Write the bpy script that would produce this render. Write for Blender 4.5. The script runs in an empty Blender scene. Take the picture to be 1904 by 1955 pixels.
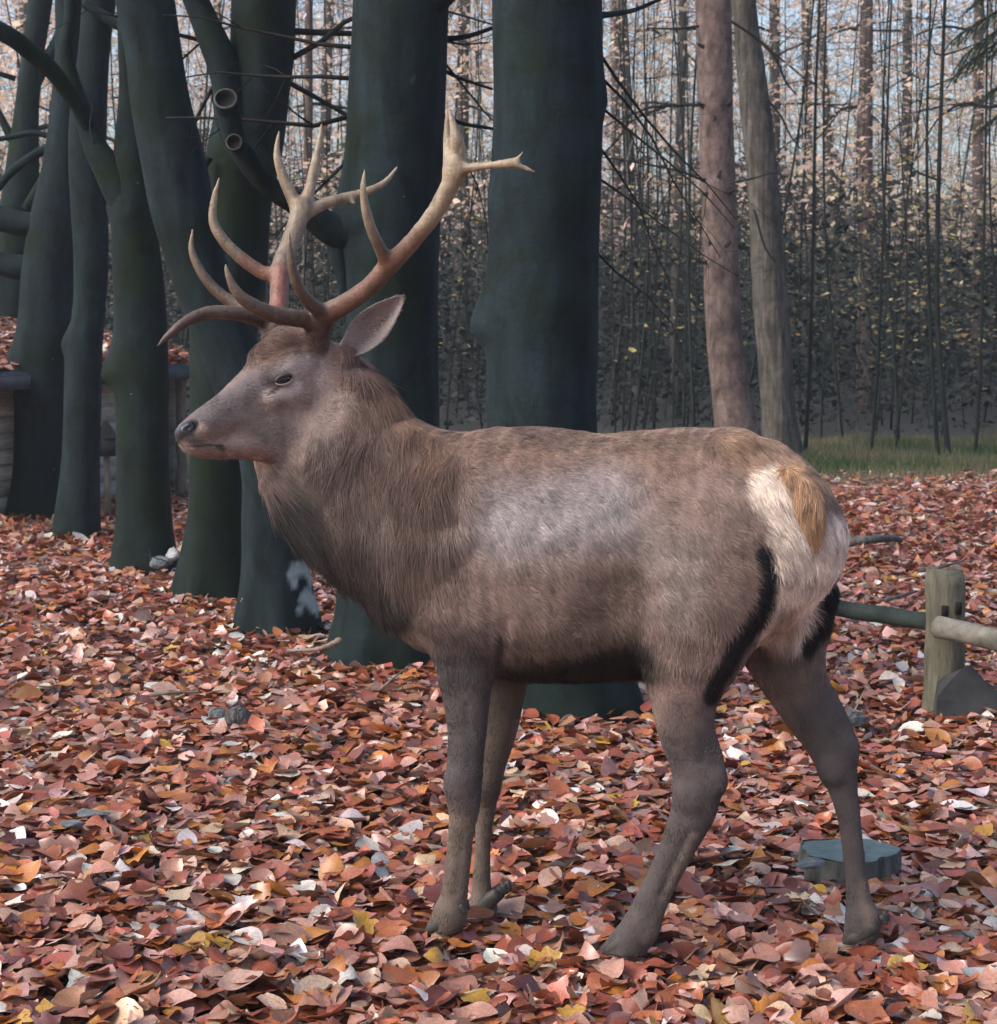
import bpy, math, random
import numpy as np
from mathutils import Vector
rng = np.random.default_rng(7)
random.seed(7)
SC = bpy.context.scene
COL = SC.collection
R = math.radians

# ------------------------------------------------------------------ camera, sky, sun, exposure
CAMH, FPX, CX, CY = 1.52, 3618.0, 952.0, 977.5          # photo measured on a 1904 x 1955 sheet
PITCH = math.atan((CY - 604.7) / FPX)
cam_d = bpy.data.cameras.new('camera')
cam_d.sensor_fit = 'VERTICAL'; cam_d.sensor_height = 36.0
cam_d.lens = 36.0 * FPX / 1955.0
cam_d.clip_start = 0.1; cam_d.clip_end = 600
cam = bpy.data.objects.new('camera', cam_d); COL.objects.link(cam)
cam.location = (0, 0, CAMH); cam.rotation_euler = (R(90) - PITCH, 0, 0)
SC.camera = cam
cam_d.dof.use_dof = True; cam_d.dof.focus_distance = 4.6; cam_d.dof.aperture_fstop = 13.0

SUN_EL, SUN_AZ = R(42), R(243)       # azimuth the light comes from, clockwise from +Y
W = bpy.data.worlds.new('World'); SC.world = W; W.use_nodes = True
nt = W.node_tree
sky = nt.nodes.new('ShaderNodeTexSky'); sky.sky_type = 'NISHITA'; sky.sun_disc = False
sky.sun_elevation = SUN_EL; sky.sun_rotation = SUN_AZ
sky.air_density = 1.0; sky.dust_density = 4.5; sky.ozone_density = 2.2
bg = nt.nodes['Background']; bg.inputs[1].default_value = 0.15
nt.links.new(sky.outputs[0], bg.inputs[0])
sun_d = bpy.data.lights.new('sun', 'SUN'); sun_d.energy = 1.0; sun_d.angle = R(30); sun_d.color = (1, .975, .95)
sun = bpy.data.objects.new('sun', sun_d); COL.objects.link(sun)
sdir = Vector((math.sin(SUN_AZ) * math.cos(SUN_EL), math.cos(SUN_AZ) * math.cos(SUN_EL), math.sin(SUN_EL)))
sun.rotation_euler = sdir.to_track_quat('Z', 'Y').to_euler()
SC.view_settings.view_transform = 'Standard'; SC.view_settings.look = 'None'
SC.view_settings.exposure = 1.1; SC.view_settings.gamma = 1.0; SC.view_settings.use_curve_mapping = False
SC.render.engine = 'CYCLES'
SC.cycles.max_bounces = 6; SC.cycles.diffuse_bounces = 3; SC.cycles.glossy_bounces = 2
SC.cycles.transmission_bounces = 3; SC.cycles.transparent_max_bounces = 8
SC.cycles.use_denoising = True

# ------------------------------------------------------------------ pixel -> place
cp, sp = math.cos(PITCH), math.sin(PITCH)
FWD = np.array([0, cp, -sp]); UPV = np.array([0, sp, cp]); RGT = np.array([1., 0, 0]); CAM = np.array([0, 0, CAMH])
def ray(px, py):
    return FWD + RGT * ((px - CX) / FPX) + UPV * ((CY - py) / FPX)
def P(px, py, Y):                    # the point at distance Y in front
    d = ray(px, py); return CAM + d * (Y / d[1])
def G(px, py, z=0.0):                # the point on the ground
    d = ray(px, py); return CAM + d * ((z - CAMH) / d[2])
def to_px(p):                        # (n,3) -> sheet coordinates
    q = np.asarray(p, float) - CAM
    dz = q @ FWD
    return CX + FPX * (q @ RGT) / dz, CY - FPX * (q @ UPV) / dz
def on_plane(px, py, o, dirv, off=0.0):   # vertical plane through o along dirv, shifted by off along its far normal
    n = np.array([-dirv[1], dirv[0], 0.]);
    if n[1] < 0: n = -n
    oo = np.array([o[0], o[1], 0.]) + n * off
    d = ray(px, py)
    t = ((oo - CAM) @ n) / (d @ n)
    return CAM + d * t

# ------------------------------------------------------------------ small tools
def snoise(p, s=1.0, seed=0.0):          # cheap smooth noise in -1..1
    p = np.asarray(p, float) * s
    x, y, z = p[..., 0] + seed * 1.7, p[..., 1] - seed * 2.3, p[..., 2] + seed * .9
    return (np.sin(1.9 * x + 1.3 * np.sin(1.1 * y + .7 * z)) + np.sin(2.3 * y + 1.1 * np.sin(1.7 * z - .9 * x + 2.))
            + np.sin(2.1 * z + 1.2 * np.sin(1.5 * x + 1.3 * y + 4.)) + .5 * np.sin(4.3 * x - 3.1 * y + 2.7 * z + 1.)) / 3.5
def catmull(A, n):
    A = np.asarray(A, float); m = len(A)
    if m < 3:
        t = np.linspace(0, 1, n * (m - 1) + 1)[:, None]; return A[0] * (1 - t) + A[-1] * t
    B = np.vstack([2 * A[0] - A[1], A, 2 * A[-1] - A[-2]]); out = []
    for i in range(m - 1):
        p0, p1, p2, p3 = B[i:i + 4]
        for t in np.arange(n) / n:
            out.append(.5 * (2 * p1 + (p2 - p0) * t + (2 * p0 - 5 * p1 + 4 * p2 - p3) * t * t + (3 * p1 - p0 - 3 * p2 + p3) * t ** 3))
    out.append(A[-1]); return np.array(out)
def unit(v):
    v = np.asarray(v, float); return v / (np.linalg.norm(v, axis=-1, keepdims=True) + 1e-12)

def mesh_np(name, V, faces, mats=(), smooth=True, attrs=None, midx=None):
    """V (n,3); faces: list of (m,k) int arrays"""
    me = bpy.data.meshes.new(name)
    V = np.ascontiguousarray(V, dtype=np.float32)
    faces = [np.asarray(f, np.int32) for f in faces if len(f)]
    me.vertices.add(len(V)); me.vertices.foreach_set('co', V.ravel())
    tot = np.concatenate([np.full(len(f), f.shape[1], np.int32) for f in faces])
    loops = np.concatenate([f.ravel() for f in faces])
    me.loops.add(len(loops)); me.loops.foreach_set('vertex_index', loops)
    st = np.zeros(len(tot), np.int32); st[1:] = np.cumsum(tot)[:-1]
    me.polygons.add(len(tot)); me.polygons.foreach_set('loop_start', st)
    if midx is not None: me.polygons.foreach_set('material_index', np.asarray(midx, np.int32))
    me.update(calc_edges=True); me.validate()
    if smooth: me.polygons.foreach_set('use_smooth', np.ones(len(me.polygons), bool))
    for k, a in (attrs or {}).items():
        a = np.asarray(a, np.float32)
        if a.ndim == 2:
            at = me.attributes.new(k, 'FLOAT_COLOR', 'POINT')
            if a.shape[1] == 3: a = np.hstack([a, np.ones((len(a), 1), np.float32)])
            at.data.foreach_set('color', a.ravel())
        else:
            at = me.attributes.new(k, 'FLOAT', 'POINT'); at.data.foreach_set('value', a)
    for m in mats: me.materials.append(m)
    return me
def link(name, me, parent=None, loc=None):
    o = bpy.data.objects.new(name, me); COL.objects.link(o)
    if parent is not None: o.parent = parent
    if loc is not None: o.location = loc
    return o
def tag(o, label=None, cat=None, group=None, kind=None):
    if label: o['label'] = label
    if cat: o['category'] = cat
    if group: o['group'] = group
    if kind: o['kind'] = kind
    return o
def empty(name, loc, label=None, cat=None, group=None):
    o = bpy.data.objects.new(name, None); COL.objects.link(o); o.location = loc
    bpy.context.view_layer.update()
    return tag(o, label, cat, group)
def part(name, me, root):                # mesh given in world coordinates, root is an unrotated empty or mesh object
    o = link(name, me, root); loc = np.array(root.matrix_world.translation)
    o.matrix_parent_inverse = root.matrix_world.inverted(); return o
def grid_faces(nr, ns, closed=True, base=0):
    i = np.arange(nr - 1)[:, None]; j = np.arange(ns if closed else ns - 1)[None, :]
    j2 = (j + 1) % ns
    f = np.stack([i * ns + j, i * ns + j2, (i + 1) * ns + j2, (i + 1) * ns + j], -1).reshape(-1, 4)
    return f + base
def tube_geo(tubes):
    """tubes: list of (pts, radii, sides) -> V, quads"""
    Vs, Fs, b = [], [], 0
    for pts, rad, ns in tubes:
        pts = np.asarray(pts, float); rad = np.asarray(rad, float); n = len(pts)
        T = unit(np.gradient(pts, axis=0))
        ref = np.array([0.1, 1.0, .05]) if abs(T[0][1]) < .9 else np.array([1., 0, 0])
        A = unit(np.cross(T, ref)); B = np.cross(T, A)
        a = np.linspace(0, 2 * np.pi, ns, endpoint=False)
        V = pts[:, None] + rad[:, None, None] * (np.cos(a)[None, :, None] * A[:, None] + np.sin(a)[None, :, None] * B[:, None])
        V = V.reshape(-1, 3); Vs += [V, pts[-1:] + T[-1:] * rad[-1], pts[:1]]
        Fs.append(grid_faces(n, ns, True, b))
        tip = b + n * ns; l = b + (n - 1) * ns
        j = np.arange(ns); Fs.append(np.stack([l + j, l + (j + 1) % ns, np.full(ns, tip), np.full(ns, tip)], -1))
        Fs.append(np.stack([b + (j + 1) % ns, b + j, np.full(ns, tip + 1), np.full(ns, tip + 1)], -1))
        b += n * ns + 2
    V = np.vstack(Vs); Fq = np.vstack(Fs)
    tri = Fq[:, 2] == Fq[:, 3]
    return V, [Fq[~tri], Fq[tri][:, :3]]

# ------------------------------------------------------------------ materials
def new_mat(name):
    m = bpy.data.materials.new(name); m.use_nodes = True
    n = m.node_tree; b = n.nodes['Principled BSDF']; return m, n, b
def N(n, t, **kw):
    x = n.nodes.new(t)
    for k, v in kw.items(): setattr(x, k, v)
    return x
def noise_node(n, scale, detail=4, rough=.6, vec=None, dist=0):
    x = N(n, 'ShaderNodeTexNoise'); x.inputs['Scale'].default_value = scale; x.inputs['Detail'].default_value = detail
    x.inputs['Roughness'].default_value = rough; x.inputs['Distortion'].default_value = dist
    if vec is not None: n.links.new(vec, x.inputs['Vector'])
    return x
def ramp(n, fac, stops):
    r = N(n, 'ShaderNodeValToRGB'); e = r.color_ramp.elements
    while len(e) < len(stops): e.new(.5)
    for el, (p, c) in zip(e, stops): el.position = p; el.color = (*c, 1) if len(c) == 3 else c
    n.links.new(fac, r.inputs[0]); return r
def mixc(n, fac, a, b, mode='MIX'):
    x = N(n, 'ShaderNodeMix', data_type='RGBA', blend_type=mode)
    for s, v in ((x.inputs[0], fac), (x.inputs[6], a), (x.inputs[7], b)):
        if hasattr(v, 'links'): n.links.new(v, s)
        elif isinstance(v, (int, float)): s.default_value = v
        else: s.default_value = (*v, 1)
    return x.outputs[2]
def bump(n, b, h, strength=.3, dist=.01):
    x = N(n, 'ShaderNodeBump'); x.inputs['Strength'].default_value = strength; x.inputs['Distance'].default_value = dist
    n.links.new(h, x.inputs['Height']); n.links.new(x.outputs[0], b.inputs['Normal'])
def geo_pos(n): return N(n, 'ShaderNodeNewGeometry').outputs['Position']
def mapping(n, vec, scale):
    x = N(n, 'ShaderNodeMapping'); x.inputs['Scale'].default_value = scale; n.links.new(vec, x.inputs[0]); return x.outputs[0]

BK = .29
def bark_mat(name, base, dark, moss, moss_amt=.5, streak=(9, 9, 1.2), lichen=True, rough=.85, bmp=.35):
    base, dark, moss = [tuple(BK * v_ for v_ in c_) for c_ in (base, dark, moss)]
    m, n, b = new_mat(name); pos = geo_pos(n)
    st = noise_node(n, 1.0, 5, .65, mapping(n, pos, streak))
    big = noise_node(n, 2.2, 4, .6, pos, .4)
    c = ramp(n, st.outputs[0], [(.25, dark), (.7, base)]).outputs[0]
    mf = ramp(n, big.outputs[0], [(.62 - .3 * moss_amt, (0, 0, 0)), (.8 - .25 * moss_amt, (1, 1, 1))]).outputs[0]
    c = mixc(n, mf, c, moss)
    at = N(n, 'ShaderNodeAttribute', attribute_name='moss')
    c = mixc(n, at.outputs['Fac'], c, moss)
    mid = noise_node(n, 7, 5, .7, mapping(n, pos, (1, 1, .55)), .8)
    c = mixc(n, .85, c, ramp(n, mid.outputs[0], [(.3, (.18, .18, .18)), (.5, (.5, .5, .5)), (.72, (.74, .76, .76))]).outputs[0], 'OVERLAY')
    rg = noise_node(n, 1.0, 4, .6, mapping(n, pos, (2.5, 2.5, 26)), 1.2)
    c = mixc(n, .2, c, ramp(n, rg.outputs[0], [(.36, (.2, .2, .2)), (.5, (.52, .52, .52)), (.7, (.66, .66, .66))]).outputs[0], 'OVERLAY')
    pa = N(n, 'ShaderNodeAttribute', attribute_name='pale')
    c = mixc(n, pa.outputs['Fac'], c, (.26, .31, .30))
    fine = noise_node(n, 60, 4, .7, pos)
    c = mixc(n, .5, c, ramp(n, fine.outputs[0], [(.3, (.35, .35, .35)), (.7, (.65, .65, .65))]).outputs[0], 'OVERLAY')
    if lichen:
        v = N(n, 'ShaderNodeTexVoronoi'); v.inputs['Scale'].default_value = 30; n.links.new(noise_node(n, 3, 2, .5, pos).outputs[1], v.inputs['Vector']); n.links.new(pos, v.inputs['Vector'])
        l2 = noise_node(n, 5.3, 4, .7, pos)
        lf = N(n, 'ShaderNodeMath', operation='LESS_THAN'); n.links.new(v.outputs['Distance'], lf.inputs[0]); lf.inputs[1].default_value = .16
        l3 = N(n, 'ShaderNodeMath', operation='GREATER_THAN'); n.links.new(l2.outputs[0], l3.inputs[0]); l3.inputs[1].default_value = .68
        l4 = N(n, 'ShaderNodeMath', operation='MULTIPLY'); n.links.new(lf.outputs[0], l4.inputs[0]); n.links.new(l3.outputs[0], l4.inputs[1])
        c = mixc(n, l4.outputs[0], c, (.22, .27, .25))
    n.links.new(c, b.inputs['Base Color']); b.inputs['Roughness'].default_value = rough
    b.inputs['Specular IOR Level'].default_value = .15
    ad = N(n, 'ShaderNodeMath', operation='ADD'); n.links.new(st.outputs[0], ad.inputs[0]); n.links.new(fine.outputs[0], ad.inputs[1])
    bump(n, b, ad.outputs[0], bmp, .012); return m
def plain_mat(name, c1, c2, scale=12, rough=.8, stretch=(1, 1, 1), bmp=.3, spec=.3):
    c1, c2 = [tuple(.74 * v_ for v_ in c_) for c_ in (c1, c2)]
    m, n, b = new_mat(name); t = N(n, 'ShaderNodeTexCoord').outputs['Object']
    x = noise_node(n, scale, 5, .65, mapping(n, t, stretch))
    n.links.new(ramp(n, x.outputs[0], [(.3, c1), (.7, c2)]).outputs[0], b.inputs['Base Color'])
    b.inputs['Roughness'].default_value = rough; b.inputs['Specular IOR Level'].default_value = spec
    bump(n, b, x.outputs[0], bmp, .008); return m
def col_mat(name, rough=.6, spec=.4, transl=0.0, vary=0.0, bscale=0, bstr=.2):
    m, n, b = new_mat(name); a = N(n, 'ShaderNodeAttribute', attribute_name='col'); c = a.outputs['Color']
    if vary:
        x = noise_node(n, 30, 4, .65, geo_pos(n))
        c = mixc(n, vary, c, ramp(n, x.outputs[0], [(.3, (.2, .2, .2)), (.7, (.8, .8, .8))]).outputs[0], 'OVERLAY')
    if vary and name == 'fallen_leaf':
        y_ = noise_node(n, 160, 4, .7, geo_pos(n)); c = mixc(n, .55, c, ramp(n, y_.outputs[0], [(.35, (.22, .2, .18)), (.6, (.56, .56, .56))]).outputs[0], 'OVERLAY')
    n.links.new(c, b.inputs['Base Color']); b.inputs['Roughness'].default_value = rough; b.inputs['Specular IOR Level'].default_value = spec
    if bscale: bump(n, b, noise_node(n, bscale, 4, .6, geo_pos(n)).outputs[0], bstr, .004)
    if transl:
        tr = N(n, 'ShaderNodeBsdfTranslucent'); n.links.new(c, tr.inputs[0])
        mx = N(n, 'ShaderNodeMixShader'); mx.inputs[0].default_value = transl
        n.links.new(b.outputs[0], mx.inputs[1]); n.links.new(tr.outputs[0], mx.inputs[2])
        n.links.new(mx.outputs[0], n.nodes['Material Output'].inputs[0])
    return m
M_BEECH = bark_mat('beech_bark', (.040, .076, .090), (.014, .027, .034), (.014, .033, .018), .36)
M_MOSSY = bark_mat('mossy_beech_bark', (.038, .068, .074), (.014, .027, .030), (.018, .042, .017), .6)
M_LIMB = bark_mat('limb_bark', (.05, .054, .048), (.016, .019, .018), (.02, .034, .014), .4, (6, 6, 6), False)
M_PINE = bark_mat('spruce_bark', (.56, .40, .35), (.15, .115, .11), (.14, .12, .11), .15, (14, 14, 7), False, .9, .6)
M_LARCH = bark_mat('larch_bark', (.44, .39, .34), (.045, .046, .044), (.12, .13, .11), .15, (26, 26, 2.6), False, .9, 1.0)
M_TWIG = bark_mat('twig_bark', (.07, .07, .066), (.03, .033, .033), (.03, .045, .025), .3, (6, 6, 6), False)

# ------------------------------------------------------------------ ground and leaf litter
def gz(x, y):
    x = np.asarray(x, float); y = np.asarray(y, float)
    return -.055 + .018 * np.sin(1.3 * x + .5 * y) + .015 * np.sin(.9 * y - 1.7 * x + 1) + .03 * np.sin(.31 * x + .23 * y + 2) * np.clip((y - 6) / 6, 0, 1)
m, n, b = new_mat('forest_floor'); pos = geo_pos(n)
v = N(n, 'ShaderNodeTexVoronoi'); v.inputs['Scale'].default_value = 16; n.links.new(pos, v.inputs['Vector'])
hs = N(n, 'ShaderNodeSeparateColor'); n.links.new(v.outputs['Color'], hs.inputs[0])
c = ramp(n, hs.outputs[0], [(0, (.05, .018, .012)), (.35, (.16, .055, .032)), (.7, (.24, .10, .065)), (1, (.33, .19, .14))]).outputs[0]
sx = N(n, 'ShaderNodeSeparateXYZ'); n.links.new(pos, sx.inputs[0])
far = N(n, 'ShaderNodeMapRange'); n.links.new(sx.outputs[1], far.inputs[0]); far.inputs[1].default_value = 16.6; far.inputs[2].default_value = 18.4
dirt = noise_node(n, 5, 4, .6, pos)
c = mixc(n, far.outputs[0], c, ramp(n, dirt.outputs[0], [(.3, (.07, .062, .032)), (.7, (.15, .12, .07))]).outputs[0])
fl = N(n, 'ShaderNodeMapRange'); n.links.new(sx.outputs[1], fl.inputs[0]); fl.inputs[1].default_value = 21.5; fl.inputs[2].default_value = 25
c = mixc(n, fl.outputs[0], c, (.022, .022, .016))
n.links.new(c, b.inputs['Base Color']); b.inputs['Roughness'].default_value = .8
bump(n, b, v.outputs['Distance'], .6, .02)
M_GROUND = m
xs = np.concatenate([[-260, -120, -60, -35], np.linspace(-20, 20, 101), [35, 60, 120, 260]])
ys = np.concatenate([[-120, -40, -10], np.linspace(0, 32, 81), [40, 60, 100, 180, 400]])
XX, YY = np.meshgrid(xs, ys)
GV = np.stack([XX, YY, gz(XX, YY) * (np.abs(XX) < 21) * (YY < 33) * (YY > -1)], -1).reshape(-1, 3)
ground = link('ground', mesh_np('ground', GV, [grid_faces(len(ys), len(xs), False)[:, ::-1][:, ::-1]], [M_GROUND])); tag(ground, kind='structure')
ground['label'] = 'woodland floor under fallen autumn leaves'

LEAFPAL = np.array([(.27, .075, .042), (.38, .125, .06), (.38, .185, .15), (.50, .28, .23), (.55, .38, .28), (.12, .034, .028),
                    (.42, .16, .04), (.52, .29, .05), (.62, .57, .57), (.40, .12, .085), (.32, .15, .09), (.56, .33, .30)])  # grey-white and mauve-pink tones paint sky glints into the leaf colours
LEAFPAL = LEAFPAL * .88 * np.array([.96, .95, .86])
LEAFP = np.array([.15, .17, .14, .08, .05, .07, .085, .014, .065, .09, .07, .08]); LEAFP = LEAFP / LEAFP.sum()
def leaf_shape(kind, ns, r):
    """ns stations along the leaf, three vertices each; returns V, quads. length 1 along +x"""
    t = np.linspace(0, 1, ns)
    if kind == 'beech': w = .33 * np.sin(np.pi * np.clip(t, .012, .988)) ** .8 * (1.15 - .3 * t)
    elif kind == 'oak': w = (.10 + .26 * np.sin(np.pi * t ** .8)) * (1 + .30 * np.cos(t * np.pi * 2 * 3.0)) * np.sqrt(np.clip(6 * (1 - t), 0.004, 1))
    else: w = .38 * np.sin(np.pi * np.clip(t * .96 + .02, 0, 1)) ** .6
    cur, al, tw = r.uniform(-1.1, 1.5), r.uniform(-.35, .5), r.uniform(-.6, .6)
    off = r.uniform(-.06, .06) * np.sin(np.pi * t)
    L = np.stack([t - .5, w + off, cur * w ** 2 + tw * w * (t - .5)], -1)
    Rr = np.stack([t - .5, -w + off, cur * w ** 2 - tw * w * (t - .5)], -1)
    Mi = np.stack([t - .5, off, -.03 + 0 * t], -1)
    V = np.stack([L, Mi, Rr], 1)
    V[..., 2] += (al * (t - .5) ** 2 * 2 + r.uniform(-.06, .06) * np.sin(2 * np.pi * t + r.uniform(0, 6)))[:, None]
    V[:, 0, 2] += r.uniform(-.05, .05) * np.sin(7 * t + r.uniform(0, 6)); V[:, 2, 2] += r.uniform(-.05, .05) * np.sin(7 * t + r.uniform(0, 6))
    return V.reshape(-1, 3), grid_faces(ns, 3, False)
def rot_mats(n, tilt, r):
    yaw = r.uniform(0, 2 * np.pi, n); a = r.uniform(0, 2 * np.pi, n); th = np.abs(r.normal(0, tilt, n)); roll = r.choice([0., np.pi], n, p=[.62, .38])
    cy, sy = np.cos(yaw), np.sin(yaw); z = np.zeros(n); o = np.ones(n)
    Rz = np.stack([np.stack([cy, -sy, z], -1), np.stack([sy, cy, z], -1), np.stack([z, z, o], -1)], 1)
    cr, sr = np.cos(roll), np.sin(roll)
    Rx = np.stack([np.stack([o, z, z], -1), np.stack([z, cr, -sr], -1), np.stack([z, sr, cr], -1)], 1)
    k = np.stack([np.cos(a), np.sin(a), z], -1); ct, s_ = np.cos(th)[:, None, None], np.sin(th)[:, None, None]
    K = np.zeros((n, 3, 3)); K[:, 0, 2] = k[:, 1]; K[:, 1, 2] = -k[:, 0]; K[:, 2, 0] = -k[:, 1]; K[:, 2, 1] = k[:, 0]
    Rk = np.eye(3)[None] * ct + s_ * K + (1 - ct) * k[:, :, None] * k[:, None, :]
    return Rk @ Rz @ Rx
def scatter(pts, ns, size, tilt, r, nvar=14, pal=LEAFPAL, prob=LEAFP):
    """every point gets one leaf; returns V, quads, colours"""
    Vs, Fs, Cs, b = [], [], [], 0
    which = r.integers(0, nvar, len(pts))
    for k in range(nvar):
        p = pts[which == k]; m_ = len(p)
        if not m_: continue
        V, F = leaf_shape(['beech', 'beech', 'oak', 'beech', 'round'][k % 5], ns + (3 if k % 5 == 2 and ns > 4 else 0), r)
        s = size * np.clip(r.normal(1, .24, m_), .5, 1.7)
        X = np.einsum('nij,vj->nvi', rot_mats(m_, tilt, r), V) * s[:, None, None] + p[:, None]
        c = pal[r.choice(len(pal), m_, p=prob)] * np.clip(r.normal(1, .2, (m_, 1)), .5, 1.6) * r.uniform(.93, 1.07, (m_, 3))
        nv = len(V); Vs.append(X.reshape(-1, 3)); Cs.append(np.repeat(c, nv, 0))
        Fs.append((F[None] + (np.arange(m_) * nv)[:, None, None]).reshape(-1, 4) + b); b += m_ * nv
    return np.vstack(Vs), np.vstack(Fs), np.vstack(Cs)
M_LEAF = col_mat('fallen_leaf', .33, .65, .12, .3)
def in_view_band(n_per_m2, y0, y1, r, side=.7):
    area = 0; pts = []
    hw = lambda y: y * CX / FPX + side
    n_ = int(n_per_m2 * (hw(y0) + hw(y1)) * (y1 - y0))
    y = r.uniform(y0, y1, n_); x = r.uniform(-1, 1, n_) * hw(y1); k = np.abs(x) < hw(y)
    return x[k], y[k]
Vs, Fs, Cs, b0 = [], [], [], 0
for (y0, y1, dens, ns, size, til, thick) in ((2.9, 4.4, 1650, 9, .082, .36, .055), (4.4, 7, 1400, 7, .080, .36, .055), (7, 11.5, 800, 5, .082, .40, .06),
                                             (11.5, 16.0, 600, 3, .092, .36, .06), (16.0, 18.6, 330, 3, .09, .3, .04)):
    x, y = in_view_band(dens, y0, y1, rng)
    if y1 > 18:                       # the leaf carpet thins out towards the grass
        k = rng.uniform(16.4, 19.2, len(y)) > y; x, y = x[k], y[k]
    drift = .5 + .5 * snoise(np.stack([x, y, 0 * x], -1), 2.2)
    z = gz(x, y) + .008 + rng.uniform(0, 1, len(x)) ** 1.2 * thick * (.4 + .9 * drift)
    V, F, C = scatter(np.stack([x, y, z], -1), ns, size, til, rng)
    Vs.append(V); Fs.append(F + b0); Cs.append(C); b0 += len(V)
lit = link('leaf_litter', mesh_np('leaf_litter', np.vstack(Vs), [np.vstack(Fs)], [M_LEAF], True, {'col': np.vstack(Cs)}), ground)
tag(lit, kind='stuff')
# the largest leaves, in front, one by one
lv = []
for j in range(36):
    V, F = leaf_shape(['beech', 'oak', 'beech', 'round', 'oak', 'beech'][j % 6], 11, rng)
    c = LEAFPAL[[0, 1, 2, 3, 9, 11, 6, 10, 4, 2, 7, 1][j % 12]] * rng.uniform(.85, 1.2)
    lv.append(mesh_np('leaf', V, [F], [M_LEAF], True, {'col': np.tile(c, (len(V), 1))}))
cnt = 0
while cnt < 290:
    y = rng.uniform(3.25, 5.0); x = rng.uniform(-1, 1) * (y * CX / FPX + .05)
    if rng.uniform() > (3.9 / y) ** 2: continue
    o = link('leaf', lv[cnt % 36], ground); cnt += 1
    o.location = (x, y, float(gz(x, y)) + rng.uniform(.035, .062)); s = .085 * np.clip(rng.normal(1, .2), .6, 1.5)
    o.scale = (s, s, s); o.rotation_euler = (rng.normal(0, .35) + (math.pi if rng.uniform() < .35 else 0), rng.normal(0, .35), rng.uniform(0, 6.28))

# ------------------------------------------------------------------ trees
M_RIM = plain_mat('cut_rim', (.03, .034, .034), (.10, .105, .10), 30, .85)
M_HOLE = plain_mat('hollow_shade', (.003, .003, .003), (.008, .007, .007), 20, .9)  # near-black colour stands in for the shade inside holes
def trunk_geo(st, Y, flare=.12, ztop=9.0, seed=0.0, ns=28, bumps=(), rugged=.035, lobes=5, lean=None, pale=(), step=.045):
    """st: (y, xl, xr) on the photo sheet from the top down, the last one at the foot"""
    pts, rad = [], []
    for (y, xl, xr) in st:
        c = P((xl + xr) / 2, y, Y); pts.append(c); rad.append((xr - xl) / 2 * Y / FPX)
    pts = np.array(pts)[::-1]; rad = np.array(rad)[::-1]
    foot = pts[0].copy(); foot[2] = float(gz(foot[0], foot[1])) - .12
    if pts[0][2] > foot[2] + .02: pts = np.vstack([foot, pts]); rad = np.concatenate([[rad[0] * 1.02], rad])
    d = unit(pts[-1] - pts[-3]) if len(pts) > 3 else np.array([0, 0, 1.])
    if lean is not None: d = unit(np.array(lean, float))
    rt = rad[-1]; top = pts[-1]; extra = max(ztop - top[2], .5)
    for k in (.03, .07, .14, .25, .45, .7, 1.0):
        dd = unit(d * (1 - .5 * k) + np.array([0, 0, .6 * k]))
        pts = np.vstack([pts, top + dd * extra * k]); rad = np.concatenate([rad, [rt * (1 - .62 * k)]])
    A = catmull(np.hstack([pts, rad[:, None]]), 10)
    # even spacing
    s = np.concatenate([[0], np.cumsum(np.linalg.norm(np.diff(A[:, :3], axis=0), axis=1))])
    m_ = int(s[-1] / step); si = np.linspace(0, s[-1], m_)
    A = np.stack([np.interp(si, s, A[:, k]) for k in range(4)], -1)
    C, r_ = A[:, :3], np.maximum(A[:, 3], .015)
    a = np.linspace(0, 2 * np.pi, ns, endpoint=False)
    D = np.stack([np.cos(a), np.sin(a), 0 * a], -1)
    h = C[:, 2][:, None] - foot[2]
    q = np.stack(np.broadcast_arrays(np.cos(a)[None] * 1.3, np.sin(a)[None] * 1.3, C[:, 2][:, None] * 1.1), -1)
    f = 1 + rugged * snoise(q, 1.6, seed) + rugged * .6 * snoise(q, 4.1, seed + 3)
    f = f + .12 * np.exp(-np.clip(h, 0, 9) / .10) + (flare + .1) * np.exp(-np.clip(h, 0, 9) / .24) * (.5 + .5 * np.cos(a[None] * lobes + seed * 2 + .6 * np.sin(a[None] * 2 + seed))) 
    V = C[:, None] + D[None] * (r_[:, None] * f)[..., None]
    for (px, py, side, amp, w) in bumps:
        # a burl: pushes the surface out around one spot (side: angle, 0 = right of frame, -90 deg = towards the viewer)
        cc = P(px, py, Y); ang = R(side); i = np.argmin(np.abs(C[:, 2] - cc[2]))
        spot = C[i] + np.array([math.cos(ang), math.sin(ang), 0]) * r_[i]
        dd = np.linalg.norm(V - spot, axis=-1)
        dz = V[..., 2] - spot[2]; ww = np.where(dz < 0, w * .75, w * 1.35)
        g = amp * np.exp(-(dd / ww) ** 2)
        V = V + g[..., None] * (np.array([math.cos(ang), math.sin(ang), -.15]))
    moss = np.clip(np.exp(-h / .35) * .95 + .35 * snoise(V, 2.3, seed + 5) - .1, 0, 1)
    pl = np.zeros(V.shape[0] * V.shape[1]); qx, qy = to_px(V.reshape(-1, 3)); nzz = (9 if pale and pale[0][1] > 9 else 2.5) * snoise(V.reshape(-1, 3), 22., 3)
    for (ptsp, rp) in pale:
        dd = np.min([np.hypot(qx - a_, qy - b_) for a_, b_ in ptsp], 0) + nzz; pl = np.maximum(pl, np.clip((rp - dd) / 5, 0, 1))
    pl = pl * (V.reshape(-1, 3)[:, 1] < np.repeat(C[:, 1], ns))
    return V.reshape(-1, 3), [grid_faces(len(C), ns)], (np.broadcast_to(moss, V.shape[:2]).reshape(-1) * (1 - pl), pl), C, r_
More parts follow.
